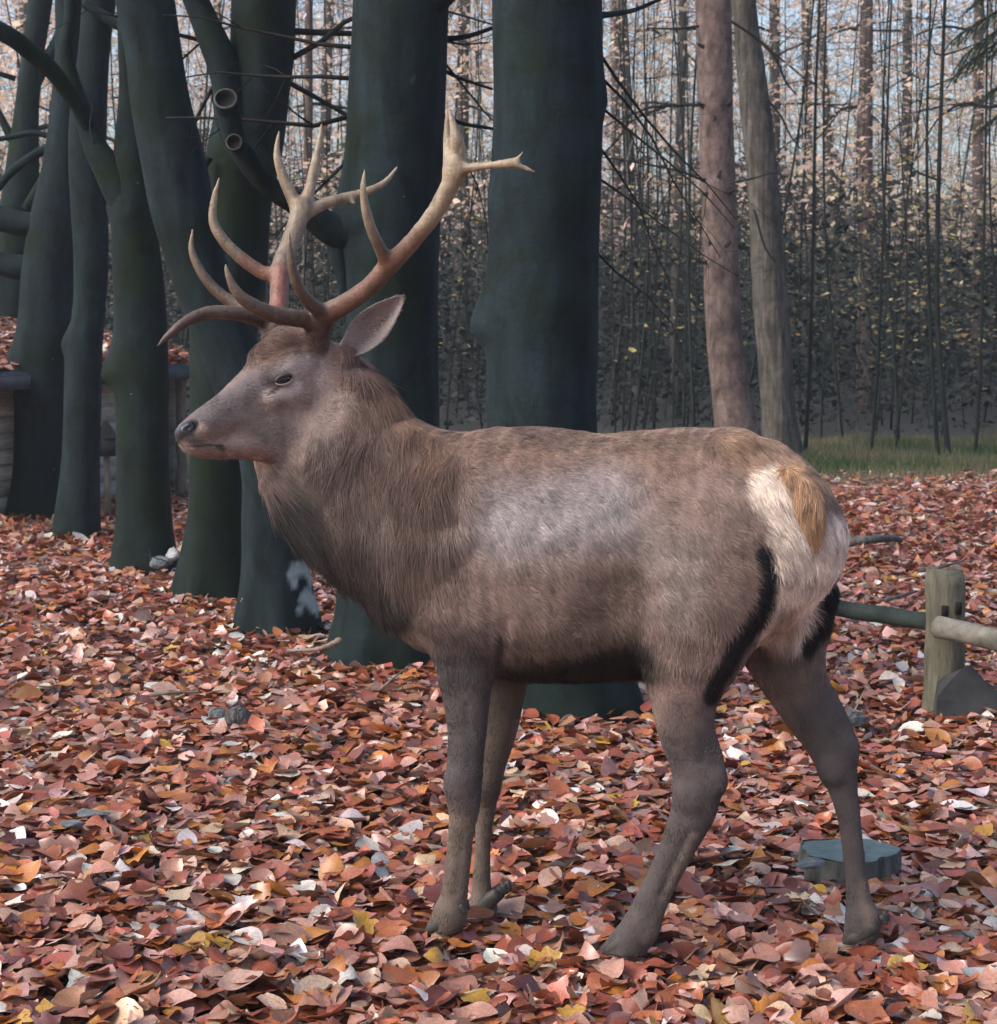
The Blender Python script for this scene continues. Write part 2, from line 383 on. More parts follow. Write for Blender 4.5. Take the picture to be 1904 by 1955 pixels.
def rand_branch(start, d, L, r0, depth, r, out, droop=.25, sides=6, wig=.22):
    n_ = max(4, int(L / .16)); p = np.array(start, float); d = unit(d); pts = [p.copy()]
    for i in range(n_):
        d = unit(d + r.normal(0, wig, 3) * .5 + np.array([0, 0, -droop * .12]))
        p = p + d * L / n_; pts.append(p.copy())
    pts = np.array(pts); rad = r0 * np.linspace(1, .25, len(pts))
    out.append((pts, rad, sides))
    if depth > 0:
        for i in range(r.integers(2, 5)):
            k = r.integers(max(1, len(pts) // 5), len(pts)); t = unit(pts[min(k, len(pts) - 1)] - pts[k - 1])
            side = unit(np.cross(t, r.normal(0, 1, 3)))
            rand_branch(pts[k], t * .7 + side * .8, L * r.uniform(.35, .6), rad[k] * .6, depth - 1, r, out, droop, max(3, sides - 2), wig)
def px_line(pts, Y, widths, n_=6, sides=8, dY=0.0):
    """a traced limb: (x, y) on the sheet, drawn at distance Y (dY: how far it comes forward along its length)"""
    k = len(pts); A = []
    for i, (x, y) in enumerate(pts):
        yy = Y + dY * i / max(k - 1, 1); A.append([*P(x, y, yy), np.interp(i / max(k - 1, 1), np.linspace(0, 1, len(widths)), widths) / 2 * yy / FPX])
    A = catmull(A, n_)
    wob = snoise(A[:, :3], 5.0, x * .01) * .12
    return (A[:, :3], A[:, 3] * (1 + wob), sides)
def branch_part(root, tubes, mat, name='branch'):
    V, F = tube_geo(tubes)
    o = part(name, mesh_np(name, V, F, [mat], True, {'moss': np.clip(.3 * snoise(V, 1.5), 0, 1)}), root)
    pts, rad, sd = tubes[0]
    if sd >= 16 or (sd == 14 and len(tubes) == 1 and rad[-1] > .03 and pts[-1][2] < 3):     # a sawn or broken end: rim and dark hollow
        t = unit(unit(pts[-1] - pts[-2]) * .55 + unit(CAM - pts[-1]) * .75); a_ = unit(np.cross(t, [.1, 1, .05])); b_ = np.cross(t, a_); an = np.linspace(0, 2 * np.pi, 20, endpoint=False)
        rg = [np.cos(an)[:, None] * a_ + np.sin(an)[:, None] * b_ for _ in range(1)][0]
        Vh = np.vstack([pts[-1] + t * h_ + rg * rad[-1] * k_ for h_, k_ in ((-.01, 1.02), (rad[-1] * 1.55, 1.0), (rad[-1] * 1.62, .84), (rad[-1] * 1.15, .70), (rad[-1] * 1.04, .02))])
        fh = grid_faces(5, 20); mi = np.repeat([0, 1, 2, 2], 20)
        part('cut_end', mesh_np('cut_end', Vh, [fh], [mat, M_RIM, M_HOLE], True, {'moss': 0 * Vh[:, 0]}, mi), root)
    return o
def tree(name, label, st, Y, mat, limbs=(), crown=3, cat='tree', group=None, twig_at=(), **kw):
    V, F, moss, C, r_ = trunk_geo(st, Y, **kw)
    root = empty(name, (C[0][0], C[0][1], float(gz(C[0][0], C[0][1]))), label, cat, group)
    part('trunk', mesh_np('trunk', V, F, [mat], True, {'moss': moss[0], 'pale': moss[1]}), root)
    for lm in limbs: branch_part(root, lm if isinstance(lm, list) else [lm], mat if mat in (M_BEECH, M_MOSSY) else M_TWIG)
    r = np.random.default_rng(int(Y * 1000) + len(label))
    for k in range(crown):          # limbs above the frame
        i = int(len(C) * r.uniform(.72, .97)); a = r.uniform(0, 6.28); out = []
        rand_branch(C[i], np.array([math.cos(a), math.sin(a), r.uniform(.5, 1.2)]), r.uniform(1.4, 2.6), r_[i] * .5, 2, r, out, .05, 7, .15)
        branch_part(root, out, M_LIMB)
    for (px, py, dx, dz, L, r0) in twig_at:   # bare side twigs, started at the trunk's edge
        out = []; rand_branch(P(px, py, Y), np.array([dx, r.uniform(-.35, .35), dz]), L, r0, 2, r, out, .55, 5, .3)
        branch_part(root, out, M_TWIG)
    return root

# 1 the stout trunk right behind the stag's back
tree('beech_tree', 'thick dark beech with a snout-like burl, standing behind the stag\'s back',
     [(-60, 944, 1147), (0, 943, 1146), (200, 943, 1149), (400, 938, 1144), (580, 928, 1141), (700, 931, 1140), (800, 930, 1140), (1000, 940, 1155), (1200, 955, 1185), (1345, 965, 1222)],
     7.45, M_BEECH, seed=1.0, ztop=8.5, ns=40, bumps=[(925, 622, 182, .06, .09), (1148, 200, 0, .02, .07), (940, 400, 200, .018, .10), (1050, 420, -80, .02, .09), (1075, 600, -90, .02, .12)],
     limbs=[[px_line([(1140, 30), (1190, 24), (1225, 14), (1300, -20)], 7.5, (14, 5), dY=.5)]],
     twig_at=[(1130, 190, 1, -.6, .75, .007), (1128, 330, 1, -.7, .7, .006), (1130, 80, .9, -.6, .9, .008), (1128, 470, .8, -.6, .6, .006), (1130, 260, .9, -.9, .8, .006), (1130, 130, .8, -.8, .9, .007)])
# 2 the one left of it, with a bent broken limb
tree('beech_tree', 'dark beech dotted with white lichen and a bent stub limb, behind the stag\'s antlers',
     [(-60, 676, 857), (0, 677, 855), (200, 667, 847), (400, 655, 842), (560, 657, 838), (800, 655, 838), (1000, 648, 832), (1150, 640, 836), (1245, 622, 850)],
     8.6, M_BEECH, seed=2.4, ztop=9, ns=84, step=.03, pale=[([(741, 54), (738, 95), (742, 150), (776, 112), (788, 150), (792, 168), (782, 200), (796, 215), (790, 250), (720, 140), (760, 230), (802, 255), (812, 330), (700, 250), (745, 300)], 1.5), ([(740, 92), (790, 160)], 4)], bumps=[(655, 440, 182, .06, .14), (830, 300, 0, .015, .1)],
     limbs=[[px_line([(740, 470), (690, 452), (640, 440), (600, 415), (560, 385), (520, 360), (480, 320), (450, 270), (435, 208)], 8.6, (40, 70, 56, 46, 42, 42, 46), dY=-.3, sides=16)],
            [px_line([(660, 425), (648, 450), (648, 490), (655, 530), (660, 590), (664, 640)], 8.56, (40, 40, 34, 26, 18, 8), sides=12)],
            [px_line([(498, 335), (474, 300), (460, 284), (452, 276)], 8.33, (30, 36, 33, 31), sides=14, dY=-.1)],
            [px_line([(738, 190), (752, 125), (772, 70), (802, 24), (842, -10), (900, -60)], 8.6, (16, 40, 60, 56, 44), dY=-.12, sides=14)],
            [px_line([(840, 130), (880, 150), (940, 170)], 8.7, (9, 5))], [px_line([(842, 75), (890, 70), (945, 52)], 8.7, (12, 7))],
            [px_line([(838, 215), (880, 235), (942, 246)], 8.8, (10, 6))]],
     twig_at=[(832, 100, .8, -.7, .7, .007), (832, 240, .8, -.9, .7, .006), (680, 150, -.9, .1, .8, .012), (670, 300, -.8, -.5, .7, .009), (674, 220, -1, -.1, .9, .013), (680, 90, -1, .2, .9, .012)])
# 3 leaning trunk, pale patch at the foot
tree('beech_tree', 'slender leaning beech with a pale bare patch at its foot, near the stag\'s throat',
     [(-60, 212, 322), (0, 222, 332), (100, 240, 347), (200, 252, 365), (300, 270, 390), (400, 288, 408), (500, 318, 432), (600, 352, 470), (740, 408, 524), (880, 458, 562), (1000, 462, 576), (1100, 460, 590), (1188, 446, 604)],
     9.4, M_BEECH, seed=3.1, ztop=9.5, ns=72, flare=.25, lean=(-.25, .05, 1), step=.022, pale=[([(x_, y_) for x_ in range(552, 615, 7) for y_ in range(1080, 1170, 7) if x_ > 552 + .35 * abs(y_ - 1088) and not (556 < x_ < 592 and 1100 < y_ < 1128 and x_ - 556 > (y_ - 1100))], 9.5)])
# 4 behind it, leaning the other way
tree('beech_tree', 'beech crossing behind the leaning one, its sawn-off limb ending in a dark hole',
     [(-60, 445, 565), (0, 444, 563), (100, 438, 560), (200, 415, 549), (300, 393, 536), (400, 393, 516), (550, 382, 506), (640, 364, 490), (880, 362, 466), (1000, 356, 466), (1128, 334, 468)],
     10.5, M_MOSSY, seed=4.7, ztop=9.5, ns=30, flare=.2, lean=(.12, 0, 1),
     limbs=[[px_line([(505, 345), (470, 285), (442, 230), (435, 170), (420, 110), (395, 50), (370, -10), (340, -80)], 10.35, (50, 68, 62, 58, 52, 48, 46), sides=14)],
            [px_line([(400, 300), (385, 325), (378, 340), (388, 350)], 10.3, (16, 12, 5))]],
     twig_at=[(560, 60, 1, .1, 1.2, .02), (555, 160, 1, -.2, 1.1, .016), (560, 110, 1, .5, 1.2, .018), (440, 90, -.9, .1, .8, .016), (440, 130, -.9, -.5, .8, .014)])
# 5 green mossy one
tree('beech_tree', 'green mossy beech with a big rounded burl and a forked crown beside the low shelter',
     [(150, 228, 262), (200, 226, 268), (300, 217, 285), (390, 212, 293), (500, 215, 308), (600, 218, 317), (720, 220, 321), (800, 222, 321), (900, 223, 324), (1000, 222, 329), (1078, 216, 338)],
     11.6, M_MOSSY, seed=5.3, ztop=9.5, ns=30, bumps=[(206, 712, 182, .085, .11), (240, 410, -95, .03, .08), (235, 395, 180, .03, .08)],
     limbs=[[px_line([(266, 470), (258, 430), (232, 370), (206, 320), (184, 284), (165, 235), (148, 190), (132, 140), (126, 90), (134, 40), (135, -30)], 11.58, (60, 66, 54, 42, 36, 32, 26, 24), sides=14)],
            [px_line([(176, 262), (152, 206), (128, 172), (95, 130), (60, 100), (20, 70), (-30, 45)], 11.58, (24, 32, 34, 36, 34), sides=12, dY=-.5)],
            [px_line([(180, 275), (172, 240), (178, 200), (172, 190)], 11.2, (4, 2))]])
# 6, 7 further left
tree('beech_tree', 'thin bluish beech with a knee-like bend, between the mossy beech and the knobbly one',
     [(-60, 160, 228), (0, 158, 222), (100, 150, 210), (200, 136, 204), (300, 132, 202), (400, 137, 206), (500, 141, 208), (600, 139, 201), (650, 128, 197), (700, 124, 195), (800, 122, 192), (900, 116, 190), (1010, 102, 190)],
     13.5, M_BEECH, seed=6.2, ztop=10, bumps=[(128, 655, 180, .04, .1)], limbs=[[px_line([(160, 5), (185, 22), (215, 40), (232, 48)], 13.3, (18, 24))]])
tree('beech_tree', 'knobbly grey beech at the end of the plank shelter',
     [(-60, 105, 156), (0, 106, 158), (100, 106, 158), (200, 98, 156), (300, 84, 152), (400, 62, 150), (500, 46, 144), (600, 37, 136), (700, 26, 128), (800, 29, 126), (900, 26, 118), (980, 16, 116)],
     14.7, M_BEECH, seed=7.7, ztop=10, bumps=[(30, 705, 180, .07, .12)],
     limbs=[[px_line([(98, 516), (80, 515), (60, 512), (20, 508), (-40, 490)], 14.72, (50, 46, 44, 40), sides=10)],
            [px_line([(110, 440), (60, 430), (30, 425), (-30, 408)], 14.7, (50, 48, 44), sides=10)],
            [px_line([(125, 270), (95, 260), (60, 254), (20, 262), (-20, 268)], 14.7, (14, 12, 9))],
            [px_line([(125, 275), (98, 280), (60, 300), (20, 330), (-20, 380)], 14.7, (22, 18, 14))]])
tree('beech_tree', 'dark forked beech far behind the plank shelter',
     [(-60, 62, 110), (0, 55, 100), (120, 40, 82), (220, 26, 74), (320, 12, 74), (420, -2, 66), (560, -12, 60), (700, -16, 60), (900, -20, 66)],
     19.0, M_MOSSY, seed=8.8, ztop=11, limbs=[[px_line([(50, 190), (80, 130), (110, 80), (130, 10), (140, -60)], 19, (30, 26, 24, 20), sides=9)],
            [px_line([(40, 300), (10, 240), (-20, 180)], 19, (20, 16, 12))], [px_line([(50, 400), (90, 330), (130, 290)], 18.8, (22, 16, 9))]],
     twig_at=[(60, 250, .9, .2, 1.6, .03), (30, 150, -.9, .4, 1.5, .03)])
# right: spruce and larch
def stubs(Y, spots):
    out = []
    for (x, y, dx, dy, w) in spots: out.append([px_line([(x, y), (x + dx * .5, y + dy * .4), (x + dx, y + dy)], Y, (w, w * .8, w * .55), 4, 7)])
    return out
tree('spruce_tree', 'straight pinkish-brown spruce trunk ringed with dead branch stubs, behind the stag\'s rump',
     [(-60, 1329, 1393), (0, 1330, 1395), (200, 1333, 1399), (400, 1340, 1406), (600, 1346, 1415), (700, 1354, 1424), (780, 1362, 1440), (830, 1366, 1452), (892, 1368, 1458)],
     19.2, M_PINE, seed=9.1, ztop=13, bumps=[(1365, 204, -90, .025, .09), (1365, 360, -90, .025, .1), (1370, 30, -90, .02, .1)],
     limbs=stubs(18.98, [(1345, 204, -12, -8, 11), (1388, 202, 10, -10, 11), (1348, 345, -12, -4, 10), (1372, 340, 4, -14, 10), (1392, 368, 10, -4, 10), (1352, 372, -10, -2, 10), (1365, 230, 0, -8, 9), (1345, 90, -12, -6, 9), (1358, 468, -4, -6, 9), (1384, 472, 10, -10, 9), (1350, 500, -12, 2, 9)])
     + [[px_line([(1340, 200), (1290, 202), (1240, 206), (1190, 226), (1152, 242)], 18.9, (5, 4, 2), dY=-1)], [px_line([(1345, 345), (1290, 325), (1200, 308), (1150, 300)], 18.9, (5, 3, 2), dY=-1)],
        [px_line([(1350, 505), (1300, 485), (1260, 478)], 18.9, (4, 2))], [px_line([(1335, 50), (1290, 55), (1235, 54)], 18.9, (5, 3))],
        [px_line([(1395, 350), (1440, 340), (1490, 325)], 18.9, (4, 2))], [px_line([(1395, 40), (1440, 70), (1480, 110), (1500, 155), (1520, 180)], 18.9, (6, 5, 3))]])
tree('larch_tree', 'leaning grey larch with deeply furrowed bark beside the spruce, at the grass edge',
     [(-60, 1388, 1434), (0, 1396, 1441), (200, 1414, 1470), (400, 1430, 1490), (600, 1440, 1505), (800, 1455, 1521), (872, 1458, 1532)],
     20.6, M_LARCH, seed=10.3, ztop=13, rugged=.09, ns=40,
     limbs=[[px_line([(1465, 190), (1490, 220), (1510, 260), (1530, 285)], 20.4, (6, 4, 2))], [px_line([(1500, 590), (1530, 610), (1545, 650)], 20.4, (5, 2))],
            [px_line([(1440, 400), (1460, 470), (1480, 500)], 20.2, (5, 3))]])

# ------------------------------------------------------------------ low plank shelter on the left
M_PLANK = plain_mat('weathered_plank', (.27, .26, .22), (.52, .49, .42), 9, .85, (1, 1, 9), .3)
M_ROOF = plain_mat('roof_felt', (.03, .035, .045), (.07, .085, .11), 8, .6)
M_POSTW = plain_mat('old_post_wood', (.12, .10, .075), (.28, .23, .17), 7, .85, (6, 6, 1), .5)
def box_np(cx, ax, ay, az):          # centre and three half-axis vectors
    S = np.array([[i, j, k] for i in (-1, 1) for j in (-1, 1) for k in (-1, 1)], float)
    V = np.asarray(cx) + S[:, :1] * ax + S[:, 1:2] * ay + S[:, 2:] * az
    F = np.array([[0, 1, 3, 2], [4, 6, 7, 5], [0, 4, 5, 1], [2, 3, 7, 6], [0, 2, 6, 4], [1, 5, 7, 3]]); return V, F
WA, WB = np.array([-3.86, 14.66, 0]), np.array([-2.885, 17.2, 0])
wd = unit(WB - WA); wn = np.array([wd[1], -wd[0], 0.]); WL = np.linalg.norm(WB - WA); Z3 = np.array([0, 0, 1.])
W0 = WA - wd * .9; LEN = WL + .9
shel = empty('shelter', tuple(W0 + wd * LEN / 2), 'low wooden shelter with overlapping plank walls under a leaf-covered roof', 'shelter')
for k in range(9):
    z0 = .01 + k * .125
    V, F = box_np(W0 + wd * (LEN / 2) + Z3 * (z0 + .066) + wn * (.012 + .004 * math.sin(k * 5)), wd * LEN / 2, unit(wn - Z3 * .11 * -1) * .011, unit(Z3 - wn * .11) * .072)
    V = V + rng.normal(0, .004, V.shape)
    part('plank', mesh_np('plank', V, [F], [M_PLANK], False), shel)
V, F = box_np(W0 + wd * LEN / 2 + Z3 * .5 - wn * .06, wd * LEN / 2, wn * .02, Z3 * .49); part('wall', mesh_np('wall', V, [F], [M_PLANK], False), shel)
for s, w_ in ((LEN + .12, .075), (LEN - .2, .05)):
    pts = np.array([W0 + wd * s + wn * .12 + Z3 * z for z in np.linspace(-.1, 1.1, 9)]); pts[:, :2] += rng.normal(0, .006, (9, 2))
    V, F = tube_geo([(pts, w_ * (1 + .1 * np.sin(np.arange(9) * 2.)), 10)]); part('post', mesh_np('post', V, F, [M_POSTW]), shel)
RS = 1.9                               # roof: rises away from the eave
ec = W0 + wd * (LEN / 2 + .05) + wn * .30 + Z3 * 1.06; up = unit(-wn + Z3 * .2)
V, F = box_np(ec + up * RS / 2, wd * (LEN / 2 + .3), up * RS / 2, np.cross(wd, up) * .03)
roof = part('roof', mesh_np('roof', V, [F], [M_ROOF], False), shel)
V, F = box_np(ec + up * RS + unit(-wn - Z3 * .3) * .7, wd * (LEN / 2 + .3), unit(-wn - Z3 * .3) * .7, Z3 * .028); part('roof', mesh_np('roof', V, [F], [M_ROOF], False), shel)
V, F = box_np(ec - up * .012 - Z3 * .035, wd * (LEN / 2 + .31), wn * .012, Z3 * .05); part('fascia', mesh_np('fascia', V, [F], [M_ROOF], False), shel)
a_, b_ = rng.uniform(-1, 1, 5200), rng.uniform(.03, 1, 5200)
pts = ec + wd * (a_ * (LEN / 2 + .28))[:, None] + up * (b_ * RS)[:, None] + Z3 * (.035 + rng.uniform(0, .05, (5200, 1)))
V, F, C = scatter(pts, 3, .085, .35, rng)
lc = link('leaf_cover', mesh_np('leaf_cover', V, [F], [M_LEAF], True, {'col': C}), roof); lc.matrix_parent_inverse = roof.matrix_world.inverted(); tag(lc, kind='stuff')
# small peaked box on a stake in front of the planks
bx = P(204, 868, 14.9); root = empty('bird_box', (bx[0], bx[1], 0), 'small dark peaked wooden box on a stake beside the plank wall', 'box')
M_DARKW = plain_mat('dark_wood', (.02, .022, .02), (.055, .055, .045), 14, .8)
def bxp(name, c, hx, hy, hz, mat, root_):
    V, F = box_np(c, np.array([hx, 0, 0]), np.array([0, hy, 0]), np.array([0, 0, hz])); return part(name, mesh_np(name, V, [F], [mat], False), root_)
bxp('stake', bx + np.array([0, 0, -.28]), .022, .022, .30, M_POSTW, root)
bxp('box', bx + np.array([0, -.01, .06]), .065, .05, .07, M_DARKW, root)
V = np.array([[-.085, -.07, .13], [.085, -.07, .13], [.085, .06, .13], [-.085, .06, .13], [0, -.07, .27], [0, .06, .27]]) + bx
part('roof', mesh_np('roof', V, [np.array([[0, 3, 5, 4], [1, 4, 5, 2]]), np.array([[0, 4, 1], [3, 2, 5]])[:, :3]], [M_DARKW], False), root)

# ------------------------------------------------------------------ fence on the right
M_RAIL = bark_mat('mossy_rail', (.10, .13, .115), (.045, .065, .06), (.04, .075, .045), .5, (8, 8, 8), False, .8)
M_RAILP = plain_mat('pale_rail', (.07, .07, .06), (.30, .275, .225), 9, .85, (1, 1, 1), .6)
M_SPLIT = plain_mat('split_post_wood', (.055, .056, .038), (.19, .175, .125), 9, .85, (5, 5, .8), .8)
pb = G(1797, 1333); fence = empty('fence', tuple(pb), 'low rail fence with a split-log post, right behind the stag\'s hind legs', 'fence')
fw = .079; V = []; prof = [(-1, -.35), (-.72, -.8), (0, -.95), (.8, -.85), (1, -.3), (.8, .6), (0, 1), (-.8, .7)]
zz = np.linspace(-.1, .515, 12); Vr = []
for i, z in enumerate(zz):
    for j, (x_, y_) in enumerate(prof):
        k = 1 + .035 * math.sin(i * 1.3 + j * 2) - (.08 if i == 11 else 0)
        Vr.append([pb[0] + x_ * fw * k + .006 * math.sin(z * 7), pb[1] + y_ * fw * k, z + (.02 * math.sin(j * 1.9) - .012 * abs(x_) if i == 11 else 0)])
Vr = np.array(Vr + [[pb[0], pb[1], .522]]); nF = grid_faces(12, 8); l = 11 * 8
part('post', mesh_np('post', Vr, [nF, np.array([[l + j, l + (j + 1) % 8, 96] for j in range(8)])], [M_SPLIT], False), fence)
for dx in (-.012, .042):
    bxp('notch_shade', np.array([pb[0] + dx, pb[1] - fw * .88, .365 + .01 * dx / .04]), .012, .012, .024, M_HOLE, fence)  # flush near-black blocks stand in for the shade of two recesses
def rail(pts, w, mat):
    A = catmull(np.array(pts), 8); r_ = w * (1 + .06 * snoise(A, 6.))
    V, F = tube_geo([(A, r_, 14)]); V = V + .004 * np.stack([snoise(V, 14, 1), snoise(V, 14, 2), snoise(V, 14, 3)], -1)
    return part('rail', mesh_np('rail', V, F, [mat], True, {'moss': 0 * V[:, 0]}), fence)
rail([pb + np.array([0, .02, .30]), P(1670, 1172, 7.78), P(1585, 1158, 7.98), P(1450, 1135, 8.35), P(1330, 1118, 8.7)], .037, M_RAIL)
rail([P(1792, 1197, 7.36), P(1850, 1210, 7.24), P(1910, 1224, 7.1), P(2060, 1262, 6.75)], .044, M_RAILP)

def chunk(name, loc, size, mat, seed, label, cat, n_=26, flat=1.0, rot=0.0):
    import bmesh
    r = np.random.default_rng(seed); bm = bmesh.new()
    p = unit(r.normal(0, 1, (n_, 3))) * r.uniform(.75, 1.05, (n_, 1)) * np.array(size); c, s = math.cos(rot), math.sin(rot)
    p = p @ np.array([[c, s, 0], [-s, c, 0], [0, 0, 1]])
    for q in p: bm.verts.new(q)
    bmesh.ops.convex_hull(bm, input=bm.verts); bmesh.ops.bevel(bm, geom=bm.edges[:], offset=min(size) * .12, segments=1, affect='EDGES')
    bmesh.ops.subdivide_edges(bm, edges=bm.edges[:], cuts=1, use_grid_fill=True)
    for v_ in bm.verts: v_.co += Vector(r.normal(0, min(size) * .03, 3))
    me = bpy.data.meshes.new(name); bm.to_mesh(me); bm.free(); me.materials.append(mat)
    return tag(link(name, me, None, tuple(loc)), label, cat)
M_STONE = plain_mat('dark_stone', (.025, .027, .03), (.06, .06, .06), 7, .9, (1, 1, 1), .6)
M_PALE = plain_mat('pale_stone', (.22, .24, .25), (.55, .56, .56), 9, .8)
M_GREY = plain_mat('grey_bark', (.07, .08, .085), (.22, .24, .25), 12, .9, (1, 6, 1), .6)
M_OLDB = plain_mat('dark_bark', (.02, .02, .02), (.17, .165, .15), 22, .9, (1, 1, .3), .9)
q = G(1838, 1338); V = np.array([[-.13, -.05, -.05], [.17, -.06, -.05], [.16, .10, -.05], [-.12, .10, -.05], [-.125, -.045, .06], [-.03, -.03, .165], [.015, .0, .17], [.12, -.04, .07], [.165, .0, .03], [-.1, .08, .11], [.06, .08, .12]])
import bmesh
bm = bmesh.new(); [bm.verts.new(Vector(v_)) for v_ in V]; bmesh.ops.convex_hull(bm, input=bm.verts); bmesh.ops.triangulate(bm, faces=bm.faces[:]); bmesh.ops.subdivide_edges(bm, edges=bm.edges[:], cuts=5, use_grid_fill=True)
for v_ in bm.verts: p_ = np.array(v_.co); d_ = .006 * snoise(p_, 22.) + .004 * snoise(p_, 55.); v_.co += Vector((d_, d_ * .6, .8 * d_ + .004 * float(snoise(p_, 30., 4))))
me = bpy.data.meshes.new('stone'); bm.to_mesh(me); bm.free(); me.materials.append(M_STONE)
tag(link('stone', me, None, (q[0], q[1] - .06, -.02)), 'dark grey wedge-shaped stone leaning against the fence post', 'stone')
q = G(317, 1090); chunk('stone', (q[0] - .03, q[1], .05), (.075, .06, .05), M_GREY, 3, 'rounded blue-grey stone at the foot of the mossy beech', 'stone')
chunk('stone', (q[0] + .035, q[1] + .02, .095), (.05, .04, .05), M_PALE, 4, 'small pale stone resting on the blue-grey one by the mossy beech', 'stone')
q = G(462, 1392); chunk('bark_lump', (q[0], q[1], .035), (.075, .07, .06), M_OLDB, 5, 'dark crumbly lump of rotten wood in the leaves left of the stag', 'wood')
q = G(415, 1385); chunk('bark_piece', (q[0], q[1], .04), (.04, .03, .035), M_GREY, 6, 'small grey chip beside the crumbly lump of rotten wood', 'wood')
q = G(180, 1588); chunk('bark_piece', (q[0], q[1], .06), (.062, .05, .014), M_GREY, 7, 'flat blue-grey piece of bark, the larger of two touching pieces in the leaves', 'bark', rot=.6)
q = G(140, 1608); chunk('bark_piece', (q[0], q[1], .055), (.042, .03, .012), M_GREY, 8, 'flat blue-grey piece of bark, the smaller of two touching pieces in the leaves', 'bark')
q = G(1645, 1362); chunk('stone', (q[0] - .04, q[1] - .08, .0), (.06, .04, .035), M_GREY, 9, 'smooth grey stone in the leaves left of the fence post', 'stone')
q = G(1545, 1690); chunk('bark_piece', (q[0], q[1], .06), (.05, .035, .016), M_GREY, 12, 'grey flake of bark in the leaves before the sawn stump', 'bark')
# sawn stump
q = G(1618, 1642); st_ = empty('tree_stump', (q[0], q[1], 0), 'low sawn tree stump with a blue-green weathered top behind the stag\'s hoof', 'stump')
a = np.linspace(0, 2 * np.pi, 40, endpoint=False); rr = .137 * (1 + .07 * np.sin(3 * a + 1) + .05 * np.sin(5 * a + 2) + .035 * np.sin(9 * a))
V = []
for z, k in ((-.09, 1.12), (-.05, 1.06), (-.02, 1.02), (.012, 1.0), (.03, .98)):
    kk = k * (1 + .02 * np.sin(17 * a) + .015 * np.sin(29 * a + z * 60)); V.append(np.stack([q[0] + rr * kk * np.cos(a), q[1] + rr * kk * np.sin(a) * .9, 0 * a + z], -1))
part('bark', mesh_np('bark', np.vstack(V), [grid_faces(5, 40)], [M_OLDB]), st_)
V = np.vstack([np.stack([q[0] + rr * .985 * np.cos(a), q[1] + rr * .985 * np.sin(a) * .9, .029 + .004 * np.sin(2 * a)], -1), [[q[0], q[1], .035]]])
M_CUT = plain_mat('weathered_cut', (.06, .10, .10), (.17, .23, .23), 14, .8)
part('cut_face', mesh_np('cut_face', V, [np.array([[j, (j + 1) % 40, 40] for j in range(40)])], [M_CUT]), st_)
# sticks
M_STICK = plain_mat('dead_stick', (.12, .095, .075), (.32, .25, .2), 12, .8, (1, 1, 1), .4)
def stick(pts, w, label, lift=.03, mat=M_STICK, group=None):
    A = np.array([list(G(x, y, z)) for (x, y, z) in pts]); A = catmull(A, 5)
    rad = np.linspace(1, .5, len(A)) * w * (1 + .15 * np.sin(np.arange(len(A)) * 2.3))
    V, F = tube_geo([(A, rad, 7)]); return tag(link('stick', mesh_np('stick', V, F, [mat])), label, 'stick', group)
stick([(648, 1222, .17), (628, 1232, .11), (600, 1240, .05), (550, 1242, .02)], .013, 'longer pale dead stick leaning at the foot of the lichen-dotted beech')
stick([(640, 1232, .10), (620, 1238, .06), (585, 1243, .03)], .010, 'shorter dead stick lying against the longer one by the lichen-dotted beech')
stick([(727, 1316, .03), (750, 1296, .06), (784, 1270, .07)], .006, 'thin straight grey twig on the leaves in front of the stag\'s forelegs')
stick([(1620, 1034, .03), (1660, 1030, .06), (1705, 1028, .05), (1720, 1032, .02)], .035, 'dark fallen branch on the leaves behind the fence', mat=M_OLDB)
stick([(1755, 1090, .03), (1800, 1082, .06), (1840, 1070, .08)], .012, 'thin bent twig on the leaves above the fence post', mat=M_OLDB)
stick([(288, 1326, .05), (330, 1322, .06), (378, 1322, .05)], .009, 'short grey twig lying in the leaves below the mossy beech')
stick([(1690, 1146, .04), (1730, 1135, .06), (1752, 1128, .07)], .012, 'short dark twig on the leaves left of the fence post top', mat=M_OLDB)

